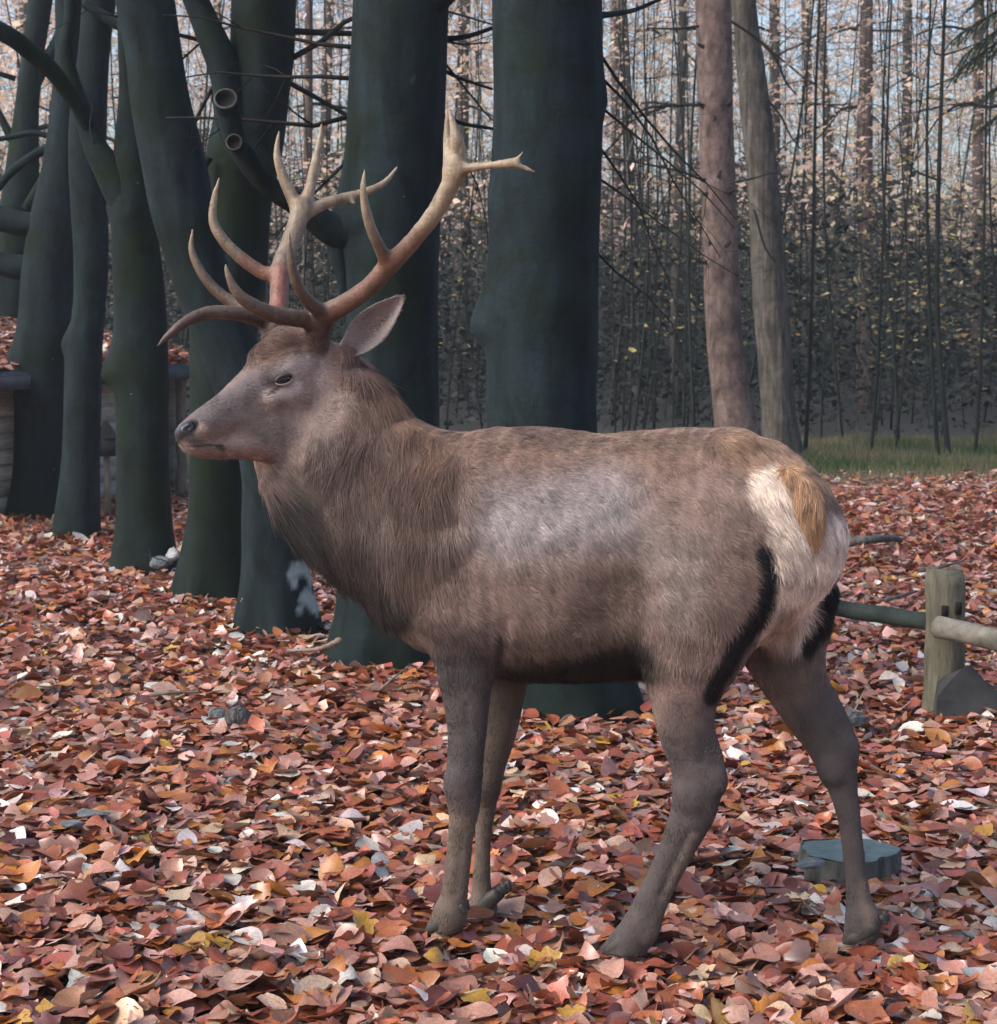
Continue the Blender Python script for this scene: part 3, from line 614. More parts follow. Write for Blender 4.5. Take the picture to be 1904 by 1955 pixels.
# ------------------------------------------------------------------ the wood behind
def ribbon(name, V, F, C, mat): return link(name, mesh_np(name, V, [F], [mat], False, {'col': C}))
M_FOL = col_mat('dry_foliage', .75, .2, .55)
M_NEED = col_mat('needles', .7, .25, .1)
M_STEM = bark_mat('sapling_bark', (.07, .085, .08), (.025, .035, .034), (.03, .05, .03), .4, (10, 10, 1), False)
r2 = np.random.default_rng(21)
def sapling(px, Y, w, h, label, bend=None, group='saplings along the wood edge', leaves=0):
    z0 = float(gz((px - CX) / FPX * Y, Y)); x0 = (px - CX) / FPX * Y; tubes = []
    if bend:
        pts = np.array([P(x, y, Y) for (x, y) in bend][::-1]); pts[0][2] = z0 - .05; top = pts[-1] + (pts[-1] - pts[-2]) * 1.2
        pts = catmull(np.vstack([pts, top]), 7)
    else:
        k = np.linspace(0, 1, 16)[:, None]; ln = r2.normal(0, .06, 2); a1, a2 = r2.uniform(0, 6.28, 2)
        pts = np.hstack([x0 + h * ln[0] * k + .10 * np.sin(k * 5 + a1), Y + h * ln[1] * k + .1 * np.sin(k * 4 + a2), z0 - .05 + h * k])
    tubes.append((pts, np.linspace(1, .35, len(pts)) * w, 6))
    for j in range(r2.integers(4, 10)):
        i = r2.integers(len(pts) // 4, len(pts)); a1 = r2.uniform(0, 6.28); out = []
        rand_branch(pts[i], np.array([math.cos(a1), math.sin(a1), r2.uniform(-.1, .9)]), r2.uniform(.5, 1.5), w * .35, 1, r2, out, .15, 4, .25); tubes += out
    V, F = tube_geo(tubes)
    root = empty('sapling', (pts[0][0], pts[0][1], z0), label, 'sapling', group)
    part('stem', mesh_np('stem', V, F, [M_STEM], True, {'moss': 0 * V[:, 0]}), root)
    if leaves:
        base = pts[r2.integers(len(pts) // 5, len(pts) * 2 // 3, leaves)] + r2.normal(0, 1, (leaves, 3)) * np.array([.45, .3, .22])
        V, F, C = scatter(base, 3, .075, .5, r2, 6, np.array([(.45, .38, .14), (.5, .42, .2), (.42, .28, .12)]), np.array([.4, .3, .3]))
        part('foliage', mesh_np('foliage', V, [F], [M_FOL], True, {'col': C}), root)
    return root
SAPL = 'thin dark bare sapling stem standing in the thicket at the wood edge'
def sap_label(x, Y, lv):
    lf = 'yellow-leaved sapling' if lv else 'thin bare sapling'; dp = 'deep in' if Y > 27 else 'at the edge of'
    if x < 430: return lf + ' ' + dp + ' the wood behind the shelter beeches', 'saplings behind the shelter'
    if x < 700: return lf + ' seen between the sawn-limb beech and the lichen-dotted beech', 'saplings between the beeches'
    if x < 950: return lf + ' seen between the lichen-dotted beech and the stout burled beech', 'saplings between the stout beeches'
    if x < 1350: return lf + ' ' + dp + ' the thicket between burled beech and spruce', 'saplings left of the spruce'
    if x < 1530: return lf + ' ' + dp + ' the thicket behind the spruce and larch', 'saplings behind spruce and larch'
    return lf + ' ' + dp + ' the thicket beyond the fence', 'saplings beyond the fence'
sapling(1540, 20.9, .026, 8, 'tall dark sapling just right of the furrowed larch, bowed towards it at the foot', [(1566, -20), (1557, 200), (1553, 450), (1546, 700), (1537, 884)], None)
sapling(1815, 20.8, .036, 8, 'stoutest dark sapling of the thicket, kinked above its foot behind the fence post', [(1805, -20), (1797, 200), (1790, 450), (1792, 650), (1812, 884)], None)
sapling(1790, 20.9, .026, 8, 'dark sapling with yellow leaf sprays beside the stoutest one of the thicket', [(1775, 60), (1770, 250), (1772, 480), (1780, 700), (1792, 888)], None, 70)
sapling(1660, 21.4, .022, 8, SAPL, [(1700, 60), (1688, 400), (1676, 700), (1662, 876)])
sapling(1865, 21.2, .022, 8, SAPL, [(1885, 60), (1880, 400), (1872, 700), (1862, 880)])
spots = [(x, r2.uniform(21.2, 33)) for x in np.concatenate([r2.uniform(1150, 1960, 36), r2.uniform(845, 940, 7), r2.uniform(560, 665, 8), r2.uniform(-40, 420, 14), r2.uniform(1150, 1345, 8)])]
for (x, Y) in spots:
    lv_ = int(r2.uniform(0, 1) < .35) * 60; lb_, gp_ = sap_label(x, Y, lv_)
    sapling(x, Y, r2.uniform(.009, .022), r2.uniform(5, 9), lb_, None, gp_ + (' with leaves' if lv_ else ''), lv_)
# taller trees inside the wood
for i, (x, Y, w, lb) in enumerate([(1652, 33, 15, 'tan sunlit trunk deep in the wood behind the dark saplings'), (1600, 44, 9, None), (1730, 40, 11, None), (1865, 36, 12, None), (1215, 38, 11, None), (1290, 30, 10, None), (1180, 46, 10, None),
                                   (880, 36, 13, None), (612, 38, 12, None), (585, 30, 9, None), (420, 40, 10, None), (300, 34, 10, None), (1950, 27, 16, None), (60, 40, 12, None), (1480, 38, 12, None), (1545, 50, 9, None)]):
    ft = CY + (604.7 - CY) + CAMH / Y * FPX
    kk = r2.normal(0, 14)
    lbl_ = ('slim grey furrowed trunk' if i % 3 else 'slim pinkish trunk') + ' deep in the wood ' + ('behind the shelter beeches' if x < 430 else 'between sawn-limb beech and lichen-dotted beech' if x < 700 else 'between lichen-dotted beech and burled beech' if x < 950 else 'between burled beech and spruce' if x < 1330 else 'behind the furrowed larch' if x < 1570 else 'beyond the fence')
    tree('wood_tree', lb or lbl_, [(-60, x + kk - w * .8, x + kk + w * .8), (150, x + kk * .7 - w * .85, x + kk * .7 + w * .85), (400, x + kk * .3 - w * .9, x + kk * .3 + w * .9), (600, x - w, x + w), (ft, x - w * 1.15, x + w * 1.15)],
         Y, M_LARCH if i % 3 else M_PINE, seed=20 + i, ztop=14, ns=12, crown=2, group=None if lb else 'trunks ' + lbl_[5:], twig_at=[(x, 200, r2.choice([-1, 1]), .1, 2.5, .03), (x, 60, r2.choice([-1, 1]), .2, 3, .03)])
# distant mass of stems, twigs and dry leaves
def sticks_np(base, top, w):
    side = unit(np.cross(top - base, np.array([0., 1., 0.]) + r2.normal(0, .3, base.shape))) * (w / 2)[:, None]; fwd = unit(np.cross(top - base, side)) * (w / 2)[:, None]
    n_ = len(base); ring = np.stack([side, -.5 * side + .87 * fwd, -.5 * side - .87 * fwd], 1)
    V = np.concatenate([base[:, None] + ring, top[:, None] + ring * .5], 1).reshape(-1, 3)
    F = np.array([[0, 1, 4, 3], [1, 2, 5, 4], [2, 0, 3, 5]]); return V, (F[None] + (np.arange(n_) * 6)[:, None, None]).reshape(-1, 4)
def wood_xy(n_, y0, y1):
    Y = y0 + (y1 - y0) * r2.uniform(0, 1, n_) ** .8; return r2.uniform(-1, 1, n_) * (Y * CX / FPX + 5), Y
NS = 600; x, y = wood_xy(NS, 25, 80); z = r2.uniform(3, 12, NS)
base = np.stack([x, y, 0 * x - .1], -1); top = base + np.stack([r2.normal(0, .06, NS) * z, r2.normal(0, .06, NS) * z, z], -1)
V1, F1 = sticks_np(base, top, r2.uniform(.015, .07, NS)); C1 = np.repeat(np.array([.028, .034, .031]) * r2.uniform(.4, 1.9, (NS, 1)), 6, 0)
n_ = 20000; x, y = wood_xy(n_, 22.5, 60); z = r2.uniform(0, 1, n_) ** .8 * 11
base = np.stack([x, y, z], -1); top = base + unit(r2.normal(0, 1, (n_, 3)) * np.array([1, 1, .9]) + np.array([0, 0, .35])) * r2.uniform(.4, 1.6, (n_, 1))
V2, F2 = sticks_np(base, top, r2.uniform(.006, .018, n_)); C2 = np.repeat(np.array([.07, .06, .052]) * r2.uniform(.4, 1.8, (n_, 1)), 6, 0)
wd_ = link('far_wood', mesh_np('far_wood', np.vstack([V1, V2]), [np.vstack([F1, F2 + len(V1)])], [col_mat('far_stems', .9, .2)], False, {'col': np.vstack([C1, C2])}))
tag(wd_, 'mass of bare stems and twigs filling the wood behind', 'wood', kind='stuff')
def sprays(n_s, per, y0, y1, z0, z1, size, spread, pal, zp=1.0, gaps=False):
    x, y = wood_xy(n_s, y0, y1); z = z0 + (z1 - z0) * r2.uniform(0, 1, n_s) ** zp
    if gaps: k = snoise(np.stack([x, y * .5, z], -1), .55, 3) + r2.normal(0, .25, n_s) > .02 + .022 * (z - 5); x, y, z = x[k], y[k], z[k]; n_s = len(x)
    c = np.repeat(np.stack([x, y, z], -1), per, 0); sz = np.repeat(r2.uniform(.5, 1.3, n_s), per)
    p = c + r2.normal(0, 1, (len(c), 3)) * np.array(spread) * sz[:, None]
    pal = np.array(pal); col = np.repeat(pal[r2.integers(0, len(pal), n_s)] * r2.uniform(.7, 1.25, (n_s, 1)), per, 0) * r2.uniform(.75, 1.25, (len(c), 1))
    a = unit(r2.normal(0, 1, (len(c), 3)) * np.array([1, 1, .5])); b_ = unit(np.cross(a, r2.normal(0, 1, (len(c), 3)) * .6 + np.array([0, 0, 1.])))
    s = (size * r2.uniform(.5, 1.5, len(c)))[:, None]
    V = np.stack([p - a * s, p + b_ * s * .55, p + a * s, p - b_ * s * .55], 1).reshape(-1, 3)
    return V, np.arange(len(V)).reshape(-1, 4), np.repeat(col, 4, 0)
TAN = [(.80, .61, .48), (.84, .62, .48), (.74, .51, .37), (.82, .66, .45), (.70, .52, .43)]
V, F, C = sprays(5200, 60, 23, 62, 2.9, 10.5, .056, (.8, .8, .24), TAN, .9, True)
V_, F_, C_ = sprays(260, 40, 22, 45, 1.2, 3.6, .042, (.6, .6, .2), [(.30, .27, .15), (.38, .30, .20), (.24, .23, .14)])
tag(ribbon('dry_leaves', np.vstack([V, V_]), np.vstack([F, F_ + len(V)]), np.vstack([C, C_]), M_FOL), 'tan dry leaves still hanging in the wood behind', 'foliage', kind='stuff')
V, F, C = sprays(1500, 45, 52, 95, -.2, 5.5, .26, (1.3, 1.3, .8), [(.012, .019, .017), (.015, .022, .019), (.02, .025, .021)])
V_, F_, C_ = sprays(2300, 50, 23, 52, 0, 2.8, .06, (.7, .7, .4), [(.012, .019, .016), (.016, .023, .019), (.022, .027, .022)], 1.3)
tag(ribbon('undergrowth', np.vstack([V, V_]), np.vstack([F, F_ + len(V)]), np.vstack([C, C_]), M_NEED), 'dark undergrowth and distant evergreens closing the wood', 'undergrowth', kind='stuff')
# grass along the wood edge
n_ = 52000; y = r2.uniform(17.4, 24, n_); x = r2.uniform(-1, 1, n_) * (y * CX / FPX + 1)
k = (y > 18.3 + .5 * snoise(np.stack([x, y * 0, 0 * x], -1), .8) - r2.exponential(.35, n_)) ; x, y = x[k], y[k]; n_ = len(x)
h = r2.uniform(.04, .13, n_) * (1 + .9 * (snoise(np.stack([x, y, 0 * x], -1), 1.7) > .35)); ba = np.stack([x, y, gz(x, y) - .01], -1)
to = ba + np.stack([r2.normal(0, .4, n_) * h, r2.normal(0, .4, n_) * h, h], -1); sd = np.stack([.007 + 0 * x, 0 * x, 0 * x], -1)
dry = np.clip(.28 + .8 * snoise(np.stack([x, y, 0 * x], -1), .9, 4) + .45 * (y < 18.6) + r2.normal(0, .25, n_), 0, 1)[:, None]
C = (np.array([.085, .15, .055]) * (1 - dry) + np.array([.33, .28, .17]) * dry) * .72 * r2.uniform(.7, 1.3, (n_, 1))
me = mesh_np('grass', np.stack([ba - sd, ba + sd, to], 1).reshape(-1, 3), [np.arange(3 * n_).reshape(-1, 3)], [M_FOL], False, {'col': np.repeat(C, 3, 0)})
tag(link('grass', me), 'green and straw-coloured grass along the wood edge', 'grass', kind='stuff')
# evergreen boughs reaching in at the top right
def bough(root, start, d, L, r):
    n_ = 14; p = np.array(start, float); d = unit(d); pts = [p.copy()]
    for i in range(n_): d = unit(d + np.array([0, 0, -.05]) + r.normal(0, .04, 3)); p = p + d * L / n_; pts.append(p.copy())
    pts = np.array(pts); tubes = [(pts, np.linspace(.02, .004, n_ + 1), 6)]; seg = [(pts[i], pts[i + 1]) for i in range(n_)]
    for i in range(2, n_ + 1):
        for s in (-1, 1):
            t = unit(pts[i] - pts[i - 1]); sd_ = unit(np.cross(t, [0, 0, 1.])) * s; l = .55 * (1 - .6 * i / n_)
            q = pts[i] + np.cumsum(np.vstack([[0, 0, 0]] + [unit(sd_ + t * .6 + np.array([0, 0, -.25 - .12 * k])) * l / 5 for k in range(5)]), 0)
            tubes.append((q, np.linspace(.005, .002, 6), 4)); seg += [(q[k], q[k + 1]) for k in range(5)]
    V, F = tube_geo(tubes); bo = part('branch', mesh_np('branch', V, F, [M_TWIG], True, {'moss': 0 * V[:, 0]}), root)
    a = np.array([s[0] for s in seg]); b_ = np.array([s[1] for s in seg]); m_ = 46
    t = r.uniform(0, 1, (len(a), m_, 1)); o = (a[:, None] * (1 - t) + b_[:, None] * t).reshape(-1, 3); ax = np.repeat(unit(b_ - a), m_, 0)
    dn = unit(ax * .6 + r.normal(0, .6, o.shape)); e = o + dn * .028; sd_ = unit(np.cross(dn, r.normal(0, 1, o.shape))) * .0016
    Vn = np.stack([o - sd_, o + sd_, e], 1).reshape(-1, 3); C = np.repeat(np.array([.02, .04, .022]) * r.uniform(.6, 1.5, (len(o), 1)), 3, 0)
    nd = part('needles', mesh_np('needles', Vn, [np.arange(len(Vn)).reshape(-1, 3)], [M_NEED], False, {'col': C}), root); tag(nd, kind='stuff')
sr = tree('spruce_tree', 'evergreen spruce whose dark needled boughs hang in beside the thicket', [(-60, 2052, 2104), (300, 2050, 2106), (600, 2046, 2110), (980, 2040, 2118)], 14.6, M_PINE, seed=31, ztop=9, crown=0)
r3 = np.random.default_rng(5)
for (z, dx, dy, L) in ((3.78, -1, .1, 1.12), (3.5, -1, -.3, .95), (4.05, -1, -.1, 1.2), (3.25, -.9, .5, .85), (4.4, -.7, .8, 1.2), (4.5, .9, .3, 1.1), (4.2, .5, -.9, 1.1), (3.95, -1, .4, 1.1)):
    bough(sr, np.array([(2078 - CX) / FPX * 14.6, 14.6, z]), np.array([dx, dy, .08]), L, r3)

# ------------------------------------------------------------------ the stag
class Field:                              # signed distance grid, smooth unions, surface nets
    def __init__(s, lo, hi, h):
        s.lo = np.array(lo, np.float32); s.h = h; s.n = np.ceil((np.array(hi) - s.lo) / h).astype(int) + 1
        s.F = np.full(s.n, 1.0, np.float32)
    def block(s, lo, hi):
        a = np.clip(np.floor((np.array(lo) - s.lo) / s.h).astype(int), 0, s.n - 1); b = np.clip(np.ceil((np.array(hi) - s.lo) / s.h).astype(int) + 1, 1, s.n)
        ax = [s.lo[k] + s.h * np.arange(a[k], b[k], dtype=np.float32) for k in range(3)]
        return tuple(slice(a[k], b[k]) for k in range(3)), np.meshgrid(*ax, indexing='ij', sparse=True)
    def chain(s, st, L, k=.03, res=4, sub=False):
        """st: rows (x, y, z, r_in_plane, r_lateral); L: lateral axis"""
        st = catmull(np.array(st, float), res); L = unit(L); pad = k + .03
        rm = st[:, 3:5].max() + .001; lo = (st[:, :3] - rm).min(0) - pad; hi = (st[:, :3] + rm).max(0) + pad
        big, (X, Y, Z) = s.block(lo, hi); D = np.full(s.F[big].shape, 1.0, np.float32); off = [b.start for b in big]
        for A, B in zip(st[:-1], st[1:]):
            T = B[:3] - A[:3]; ln = np.linalg.norm(T);
            if ln < 1e-6: continue
            T = T / ln; Nn = np.cross(T, L); Nn = Nn / np.linalg.norm(Nn); LL = np.cross(Nn, T)
            r_ = max(A[3:].max(), B[3:].max()); q = s.block(np.minimum(A[:3], B[:3]) - r_ - pad, np.maximum(A[:3], B[:3]) + r_ + pad)
            sl, (x, y, z) = q; x = x - np.float32(A[0]); y = y - np.float32(A[1]); z = z - np.float32(A[2])
            t = x * np.float32(T[0]) + y * np.float32(T[1]) + z * np.float32(T[2]); tc = np.clip(t, 0, ln); f = tc / np.float32(ln)
            r1 = A[3] + (B[3] - A[3]) * f; r2_ = A[4] + (B[4] - A[4]) * f; ra = np.minimum(r1, r2_)
            nn = x * np.float32(Nn[0]) + y * np.float32(Nn[1]) + z * np.float32(Nn[2]); ll = x * np.float32(LL[0]) + y * np.float32(LL[1]) + z * np.float32(LL[2]); aa = t - tc
            k0 = np.sqrt((nn / r1) ** 2 + (ll / r2_) ** 2 + (aa / ra) ** 2) + 1e-6
            k1 = np.sqrt((nn / r1 ** 2) ** 2 + (ll / r2_ ** 2) ** 2 + (aa / ra ** 2) ** 2) + 1e-6
            d = (k0 * (k0 - 1) / k1).astype(np.float32)
            loc = tuple(slice(v_.start - o_, v_.stop - o_) for v_, o_ in zip(sl, off)); np.minimum(D[loc], d, out=D[loc])
        F = s.F[big]
        if sub: a_, b_ = -F, D; hh = np.clip(.5 + .5 * (b_ - a_) / k, 0, 1); s.F[big] = -(b_ * (1 - hh) + a_ * hh - k * hh * (1 - hh)); return
        hh = np.clip(.5 + .5 * (D - F) / k, 0, 1); s.F[big] = D * (1 - hh) + F * hh - k * hh * (1 - hh)
    def mesh(s, smooth=2):
        F = s.F; ins = F < 0; nx, ny, nz = F.shape
        c = np.zeros((nx - 1, ny - 1, nz - 1), np.int8)
        for i in (0, 1):
            for j in (0, 1):
                for k in (0, 1): c += ins[i:nx - 1 + i, j:ny - 1 + j, k:nz - 1 + k]
        I = np.argwhere((c > 0) & (c < 8)); idx = np.full(c.shape, -1, np.int32); idx[tuple(I.T)] = np.arange(len(I))
        acc = np.zeros((len(I), 3)); cn = np.zeros(len(I))
        cor = [(i, j, k) for i in (0, 1) for j in (0, 1) for k in (0, 1)]
        for a in cor:
            for d in range(3):
                if a[d]: continue
                b = list(a); b[d] = 1
                va = F[I[:, 0] + a[0], I[:, 1] + a[1], I[:, 2] + a[2]]; vb = F[I[:, 0] + b[0], I[:, 1] + b[1], I[:, 2] + b[2]]
                m_ = (va < 0) != (vb < 0); t = va[m_] / (va[m_] - vb[m_]); p = np.tile(np.array(a, float), (m_.sum(), 1)); p[:, d] = t; acc[m_] += p; cn[m_] += 1
        V = s.lo + s.h * (I + acc / cn[:, None]); Q = []
        for d in range(3):
            sl0 = [slice(1, -1)] * 3; sl0[d] = slice(0, -1); sl1 = [slice(1, -1)] * 3; sl1[d] = slice(1, None)
            A, B = ins[tuple(sl0)], ins[tuple(sl1)]
            for flip, m_ in ((False, A & ~B), (True, ~A & B)):
                E = np.argwhere(m_); e1, e2 = [(1, 2), (2, 0), (0, 1)][d]
                E = E + np.array([0 if k == d else 1 for k in range(3)])
                q = []
                for (o1, o2) in ((-1, -1), (0, -1), (0, 0), (-1, 0)):
                    W_ = E.copy(); W_[:, e1] += o1; W_[:, e2] += o2; q.append(idx[tuple(W_.T)])
                q = np.stack(q, -1); Q.append(q[:, ::-1] if flip else q)
        Q = np.vstack(Q); Q = Q[(Q >= 0).all(1)]
        for _ in range(smooth):
            a = np.concatenate([Q[:, 0], Q[:, 1], Q[:, 2], Q[:, 3]]); b = np.concatenate([Q[:, 1], Q[:, 2], Q[:, 3], Q[:, 0]])
            a, b = np.concatenate([a, b]), np.concatenate([b, a]); n_ = np.bincount(a, minlength=len(V))[:, None]
            V = .4 * V + .6 * np.stack([np.bincount(a, V[b, k], len(V)) for k in range(3)], -1) / np.maximum(n_, 1)
        return V, Q
def vnormals(V, Q):
    n_ = np.cross(V[Q[:, 2]] - V[Q[:, 0]], V[Q[:, 3]] - V[Q[:, 1]]); out = np.zeros_like(V)
    for k in range(4):
        for d in range(3): out[:, d] += np.bincount(Q[:, k], n_[:, d], len(V))
    return unit(out)

TH = R(18); BDIR = np.array([math.cos(TH), -math.sin(TH), 0.]); BLAT = np.array([math.sin(TH), math.cos(TH), 0.])   # rearwards, far side
BO = BLAT * 4.445
def B(px, py, lat=0.0): return on_plane(px, py, BO, BDIR, lat)
def psc(p): return (np.asarray(p) - CAM) @ FWD / FPX          # metres per sheet pixel at a point
def body_st(rows):                       # (x_top, y_top, x_bot, y_bot, half width, lat)
    out = []
    for (x0, y0, x1, y1, hw, lat) in rows:
        a, b = B(x0, y0, lat), B(x1, y1, lat); out.append([*((a + b) / 2), np.linalg.norm(a - b) / 2, hw])
    return out
def leg_st(rows, aspect=.8):             # (x_left, x_right, y, lat [, aspect])
    out = []
    for r_ in rows:
        xl, xr, y, lat = r_[:4]; asp = r_[4] if len(r_) > 4 else aspect
        p = B((xl + xr) / 2, y, lat); rad = (xr - xl) / 2 * psc(p) / math.cos(TH); out.append([*p, rad, rad * asp])
    return out
HPH = R(27); HDIR = np.array([-math.cos(HPH), -math.sin(HPH), 0.]); HLAT = np.array([-math.sin(HPH), math.cos(HPH), 0.])
HO = B(615, 720, 0.0)
def Hd(px, py, lat=0.0): return on_plane(px, py, HO, HDIR, lat)
def head_st(rows):                       # (x, y, r_px, half width, lat)
    out = []
    for (x, y, rp, hw, lat) in rows:
        p = Hd(x, y, lat); out.append([*p, rp * psc(p), hw])
    return out
ctr = B(1100, 1000)
fld = Field((-1.05, 3.85, -.01), (1.1, 5.3, 1.62), .006)
# trunk of the body, rear to front
fld.chain(body_st([(1508, 905, 1500, 1130, .135, 0), (1465, 862, 1450, 1190, .185, 0), (1410, 822, 1400, 1225, .205, 0), (1330, 815, 1330, 1262, .21, 0), (1240, 823, 1245, 1286, .215, 0), (1150, 830, 1150, 1294, .235, 0),
                   (1050, 818, 1050, 1296, .245, 0), (960, 817, 960, 1288, .235, 0), (890, 832, 885, 1262, .21, 0), (835, 842, 830, 1225, .18, 0), (800, 880, 785, 1175, .15, 0)]), BLAT, .02, 3)
# neck with its mane
fld.chain(body_st([(880, 845, 775, 1190, .17, 0), (850, 828, 712, 1145, .158, 0), (812, 812, 638, 1092, .145, 0), (772, 788, 585, 1043, .132, 0), (738, 745, 545, 985, .12, 0), (712, 705, 525, 930, .108, 0), (690, 672, 520, 880, .095, 0)]), BLAT, .05, 3)
# haunches and shoulders
for s in (-1, 1):
    fld.chain(leg_st([(1395, 1500, 960, s * .10, .9), (1300, 1500, 1040, s * .125, .62), (1262, 1478, 1130, s * .13, .55)]), BLAT, .07, 4)
    fld.chain(leg_st([(880, 965, 930, s * .12, .8), (800, 960, 1060, s * .125, .62), (800, 965, 1160, s * .125, .55)]), BLAT, .08, 4)
    fld.chain(leg_st([(960, 1200, 1080, s * .13, .55), (1000, 1180, 1160, s * .11, .7)]), BLAT, .08, 3)
# near hind leg
fld.chain(leg_st([(1225, 1470, 1120, -.13, .55), (1222, 1440, 1200, -.135, .55), (1230, 1390, 1285, -.135, .6), (1245, 1366, 1340, -.13, .68), (1257, 1362, 1392, -.125, .7), (1277, 1368, 1446, -.12, .62), (1286, 1378, 1490, -.12, .6),
                  (1284, 1368, 1540, -.12, .62), (1268, 1336, 1600, -.12, .66), (1243, 1302, 1661, -.12, .7), (1217, 1276, 1714, -.12, .75), (1192, 1258, 1765, -.12, .8), (1160, 1230, 1808, -.12, .8), (1140, 1200, 1830, -.12, .8)]), BLAT, .035, 3)
fld.chain(leg_st([(1372, 1386, 1494, -.12), (1360, 1382, 1450, -.12), (1352, 1366, 1400, -.12)], .8), BLAT, .015)   # point of hock and its tendon
# far hind leg
fld.chain(leg_st([(1400, 1590, 1130, .13, .6), (1405, 1580, 1190, .135, .6), (1425, 1572, 1250, .135, .62), (1457, 1578, 1300, .135, .66), (1493, 1598, 1352, .135, .66), (1527, 1622, 1398, .135, .62), (1552, 1636, 1440, .135, .6),
                  (1578, 1636, 1495, .135, .64), (1600, 1642, 1560, .135, .75), (1612, 1651, 1643, .135, .8), (1617, 1662, 1714, .135, .8), (1615, 1676, 1762, .135, .8), (1612, 1668, 1800, .135, .8)]), BLAT, .03, 3)
fld.chain(leg_st([(1618, 1637, 1420, .135), (1600, 1618, 1370, .135), (1580, 1594, 1320, .135)], .8), BLAT, .015)
# forelegs
fld.chain(leg_st([(800, 968, 1130, -.125, .5), (818, 960, 1220, -.12, .5), (836, 942, 1290, -.115, .55), (848, 934, 1345, -.11, .62), (856, 928, 1400, -.105, .7), (855, 922, 1455, -.10, .8), (853, 919, 1500, -.10, .85), (857, 914, 1545, -.10, .8),
                  (857, 904, 1590, -.10, .8), (852, 899, 1643, -.10, .8), (842, 892, 1710, -.10, .8), (830, 888, 1748, -.10, .8), (814, 866, 1778, -.10, .8), (806, 854, 1800, -.10, .8)]), BLAT, .03, 3)
fld.chain(leg_st([(860, 1000, 1180, .115, .5), (905, 1010, 1270, .11, .55), (912, 1000, 1330, .10, .6), (912, 986, 1392, .095, .7), (908, 968, 1450, .09, .8), (905, 955, 1500, .088, .85), (908, 946, 1545, .088, .8),
                  (908, 938, 1600, .088, .8), (905, 936, 1650, .088, .8), (900, 940, 1714, .088, .8), (894, 948, 1740, .088, .8), (892, 942, 1762, .088, .8)]), BLAT, .03, 3)
# head
fld.chain(head_st([(655, 735, 60, .07, 0), (605, 708, 62, .078, 0), (548, 716, 62, .08, 0), (492, 748, 50, .063, 0), (440, 783, 39, .047, 0), (392, 811, 33, .041, 0), (362, 829, 27, .036, 0)]), HLAT, .045, 4)
fld.chain(head_st([(620, 800, 55, .06, 0), (570, 825, 52, .056, 0), (520, 843, 38, .046, 0), (470, 850, 27, .036, 0), (420, 856, 20, .03, 0), (385, 858, 16, .027, 0), (366, 854, 13, .024, 0)]), HLAT, .03, 4)
fld.chain(head_st([(600, 770, 62, .07, 0), (540, 790, 52, .064, 0), (480, 805, 34, .046, 0)]), HLAT, .04, 4)
fld.chain(head_st([(575, 648, 26, .05, 0), (540, 655, 30, .052, 0), (505, 680, 24, .045, 0)]), HLAT, .03, 4)            # tufted forehead
for s in (-1, 1):
    fld.chain(head_st([(578, 698, 22, .022, s * .064), (545, 700, 20, .022, s * .069), (510, 714, 15, .018, s * .062)]), HLAT, .03, 4)   # brow ridge
    fld.chain(head_st([(572, 748, 20, .02, s * .062), (525, 757, 16, .018, s * .055)]), HLAT, .035, 4)                                    # cheekbone
    fld.chain(head_st([(388, 818, 15, .016, s * .030), (362, 826, 13, .014, s * .026)]), HLAT, .02, 4)                                    # nostril wing
    fld.chain(head_st([(600, 652, 24, .028, s * .048)]*1 + [(604, 640, 22, .026, s * .052)]), HLAT, .03, 3)                              # pedicle
    fld.chain(head_st([(648, 684, 20, .018, s * .062), (668, 672, 15, .013, s * .074)]), HLAT, .03, 4)                                    # ear root
EYE = Hd(541, 725, -.083)
for s in (-1, 1): fld.chain(head_st([(530, 727, 8, .011, s * .094), (550, 723, 8, .011, s * .094)]), HLAT, .012, 3, True)
for s in (-1, 1): fld.chain(head_st([(356, 845, 3, .007, s * .032), (390, 846, 3, .008, s * .039), (424, 851, 3.5, .008, s * .043)]), HLAT, .008, 4, True)        # mouth line
for s in (-1, 1): fld.chain(head_st([(372, 812, 5, .008, s * .036), (364, 818, 4, .008, s * .030)]), HLAT, .012, 3, True)
for s in (-1, 1):
    def hollow(rows, k): fld.chain(leg_st([(x - w, x + w, y, s * l_, a_) for (x, y, w, l_, a_) in rows]), BLAT, k, 4, True)
    hollow([(1195, 1060, 30, .285, .8), (1180, 1130, 42, .275, .7), (1150, 1190, 40, .262, .7)], .07)      # flank
    hollow([(1222, 1130, 10, .235, 1), (1224, 1200, 12, .225, 1), (1228, 1262, 12, .21, 1)], .03)          # stifle fold
    hollow([(1228, 900, 22, .235, .8), (1216, 980, 20, .265, .8)], .06)
    hollow([(962, 1190, 9, .232, 1), (958, 1240, 10, .222, 1), (954, 1290, 10, .20, 1)], .02)              # behind the elbow
    hollow([(838, 900, 22, .235, .7), (824, 980, 24, .24, .7)], .07)            # in front of the shoulder
    hollow([(1090, 860, 60, .26, .5), (1190, 868, 60, .25, .5)], .07)                                       # beside the spine
hz_ = -1
def groove(rows, k=.012): fld.chain(leg_st(rows), BLAT, k, 4, True)
groove([(1330, 1342, 1370, -.178, 1), (1338, 1350, 1415, -.168, 1), (1336, 1348, 1455, -.158, 1)])
groove([(1284, 1294, 1425, -.170, 1), (1300, 1310, 1470, -.166, 1)])
groove([(1314, 1320, 1590, -.152, 1), (1284, 1290, 1650, -.146, 1), (1258, 1264, 1710, -.144, 1)])
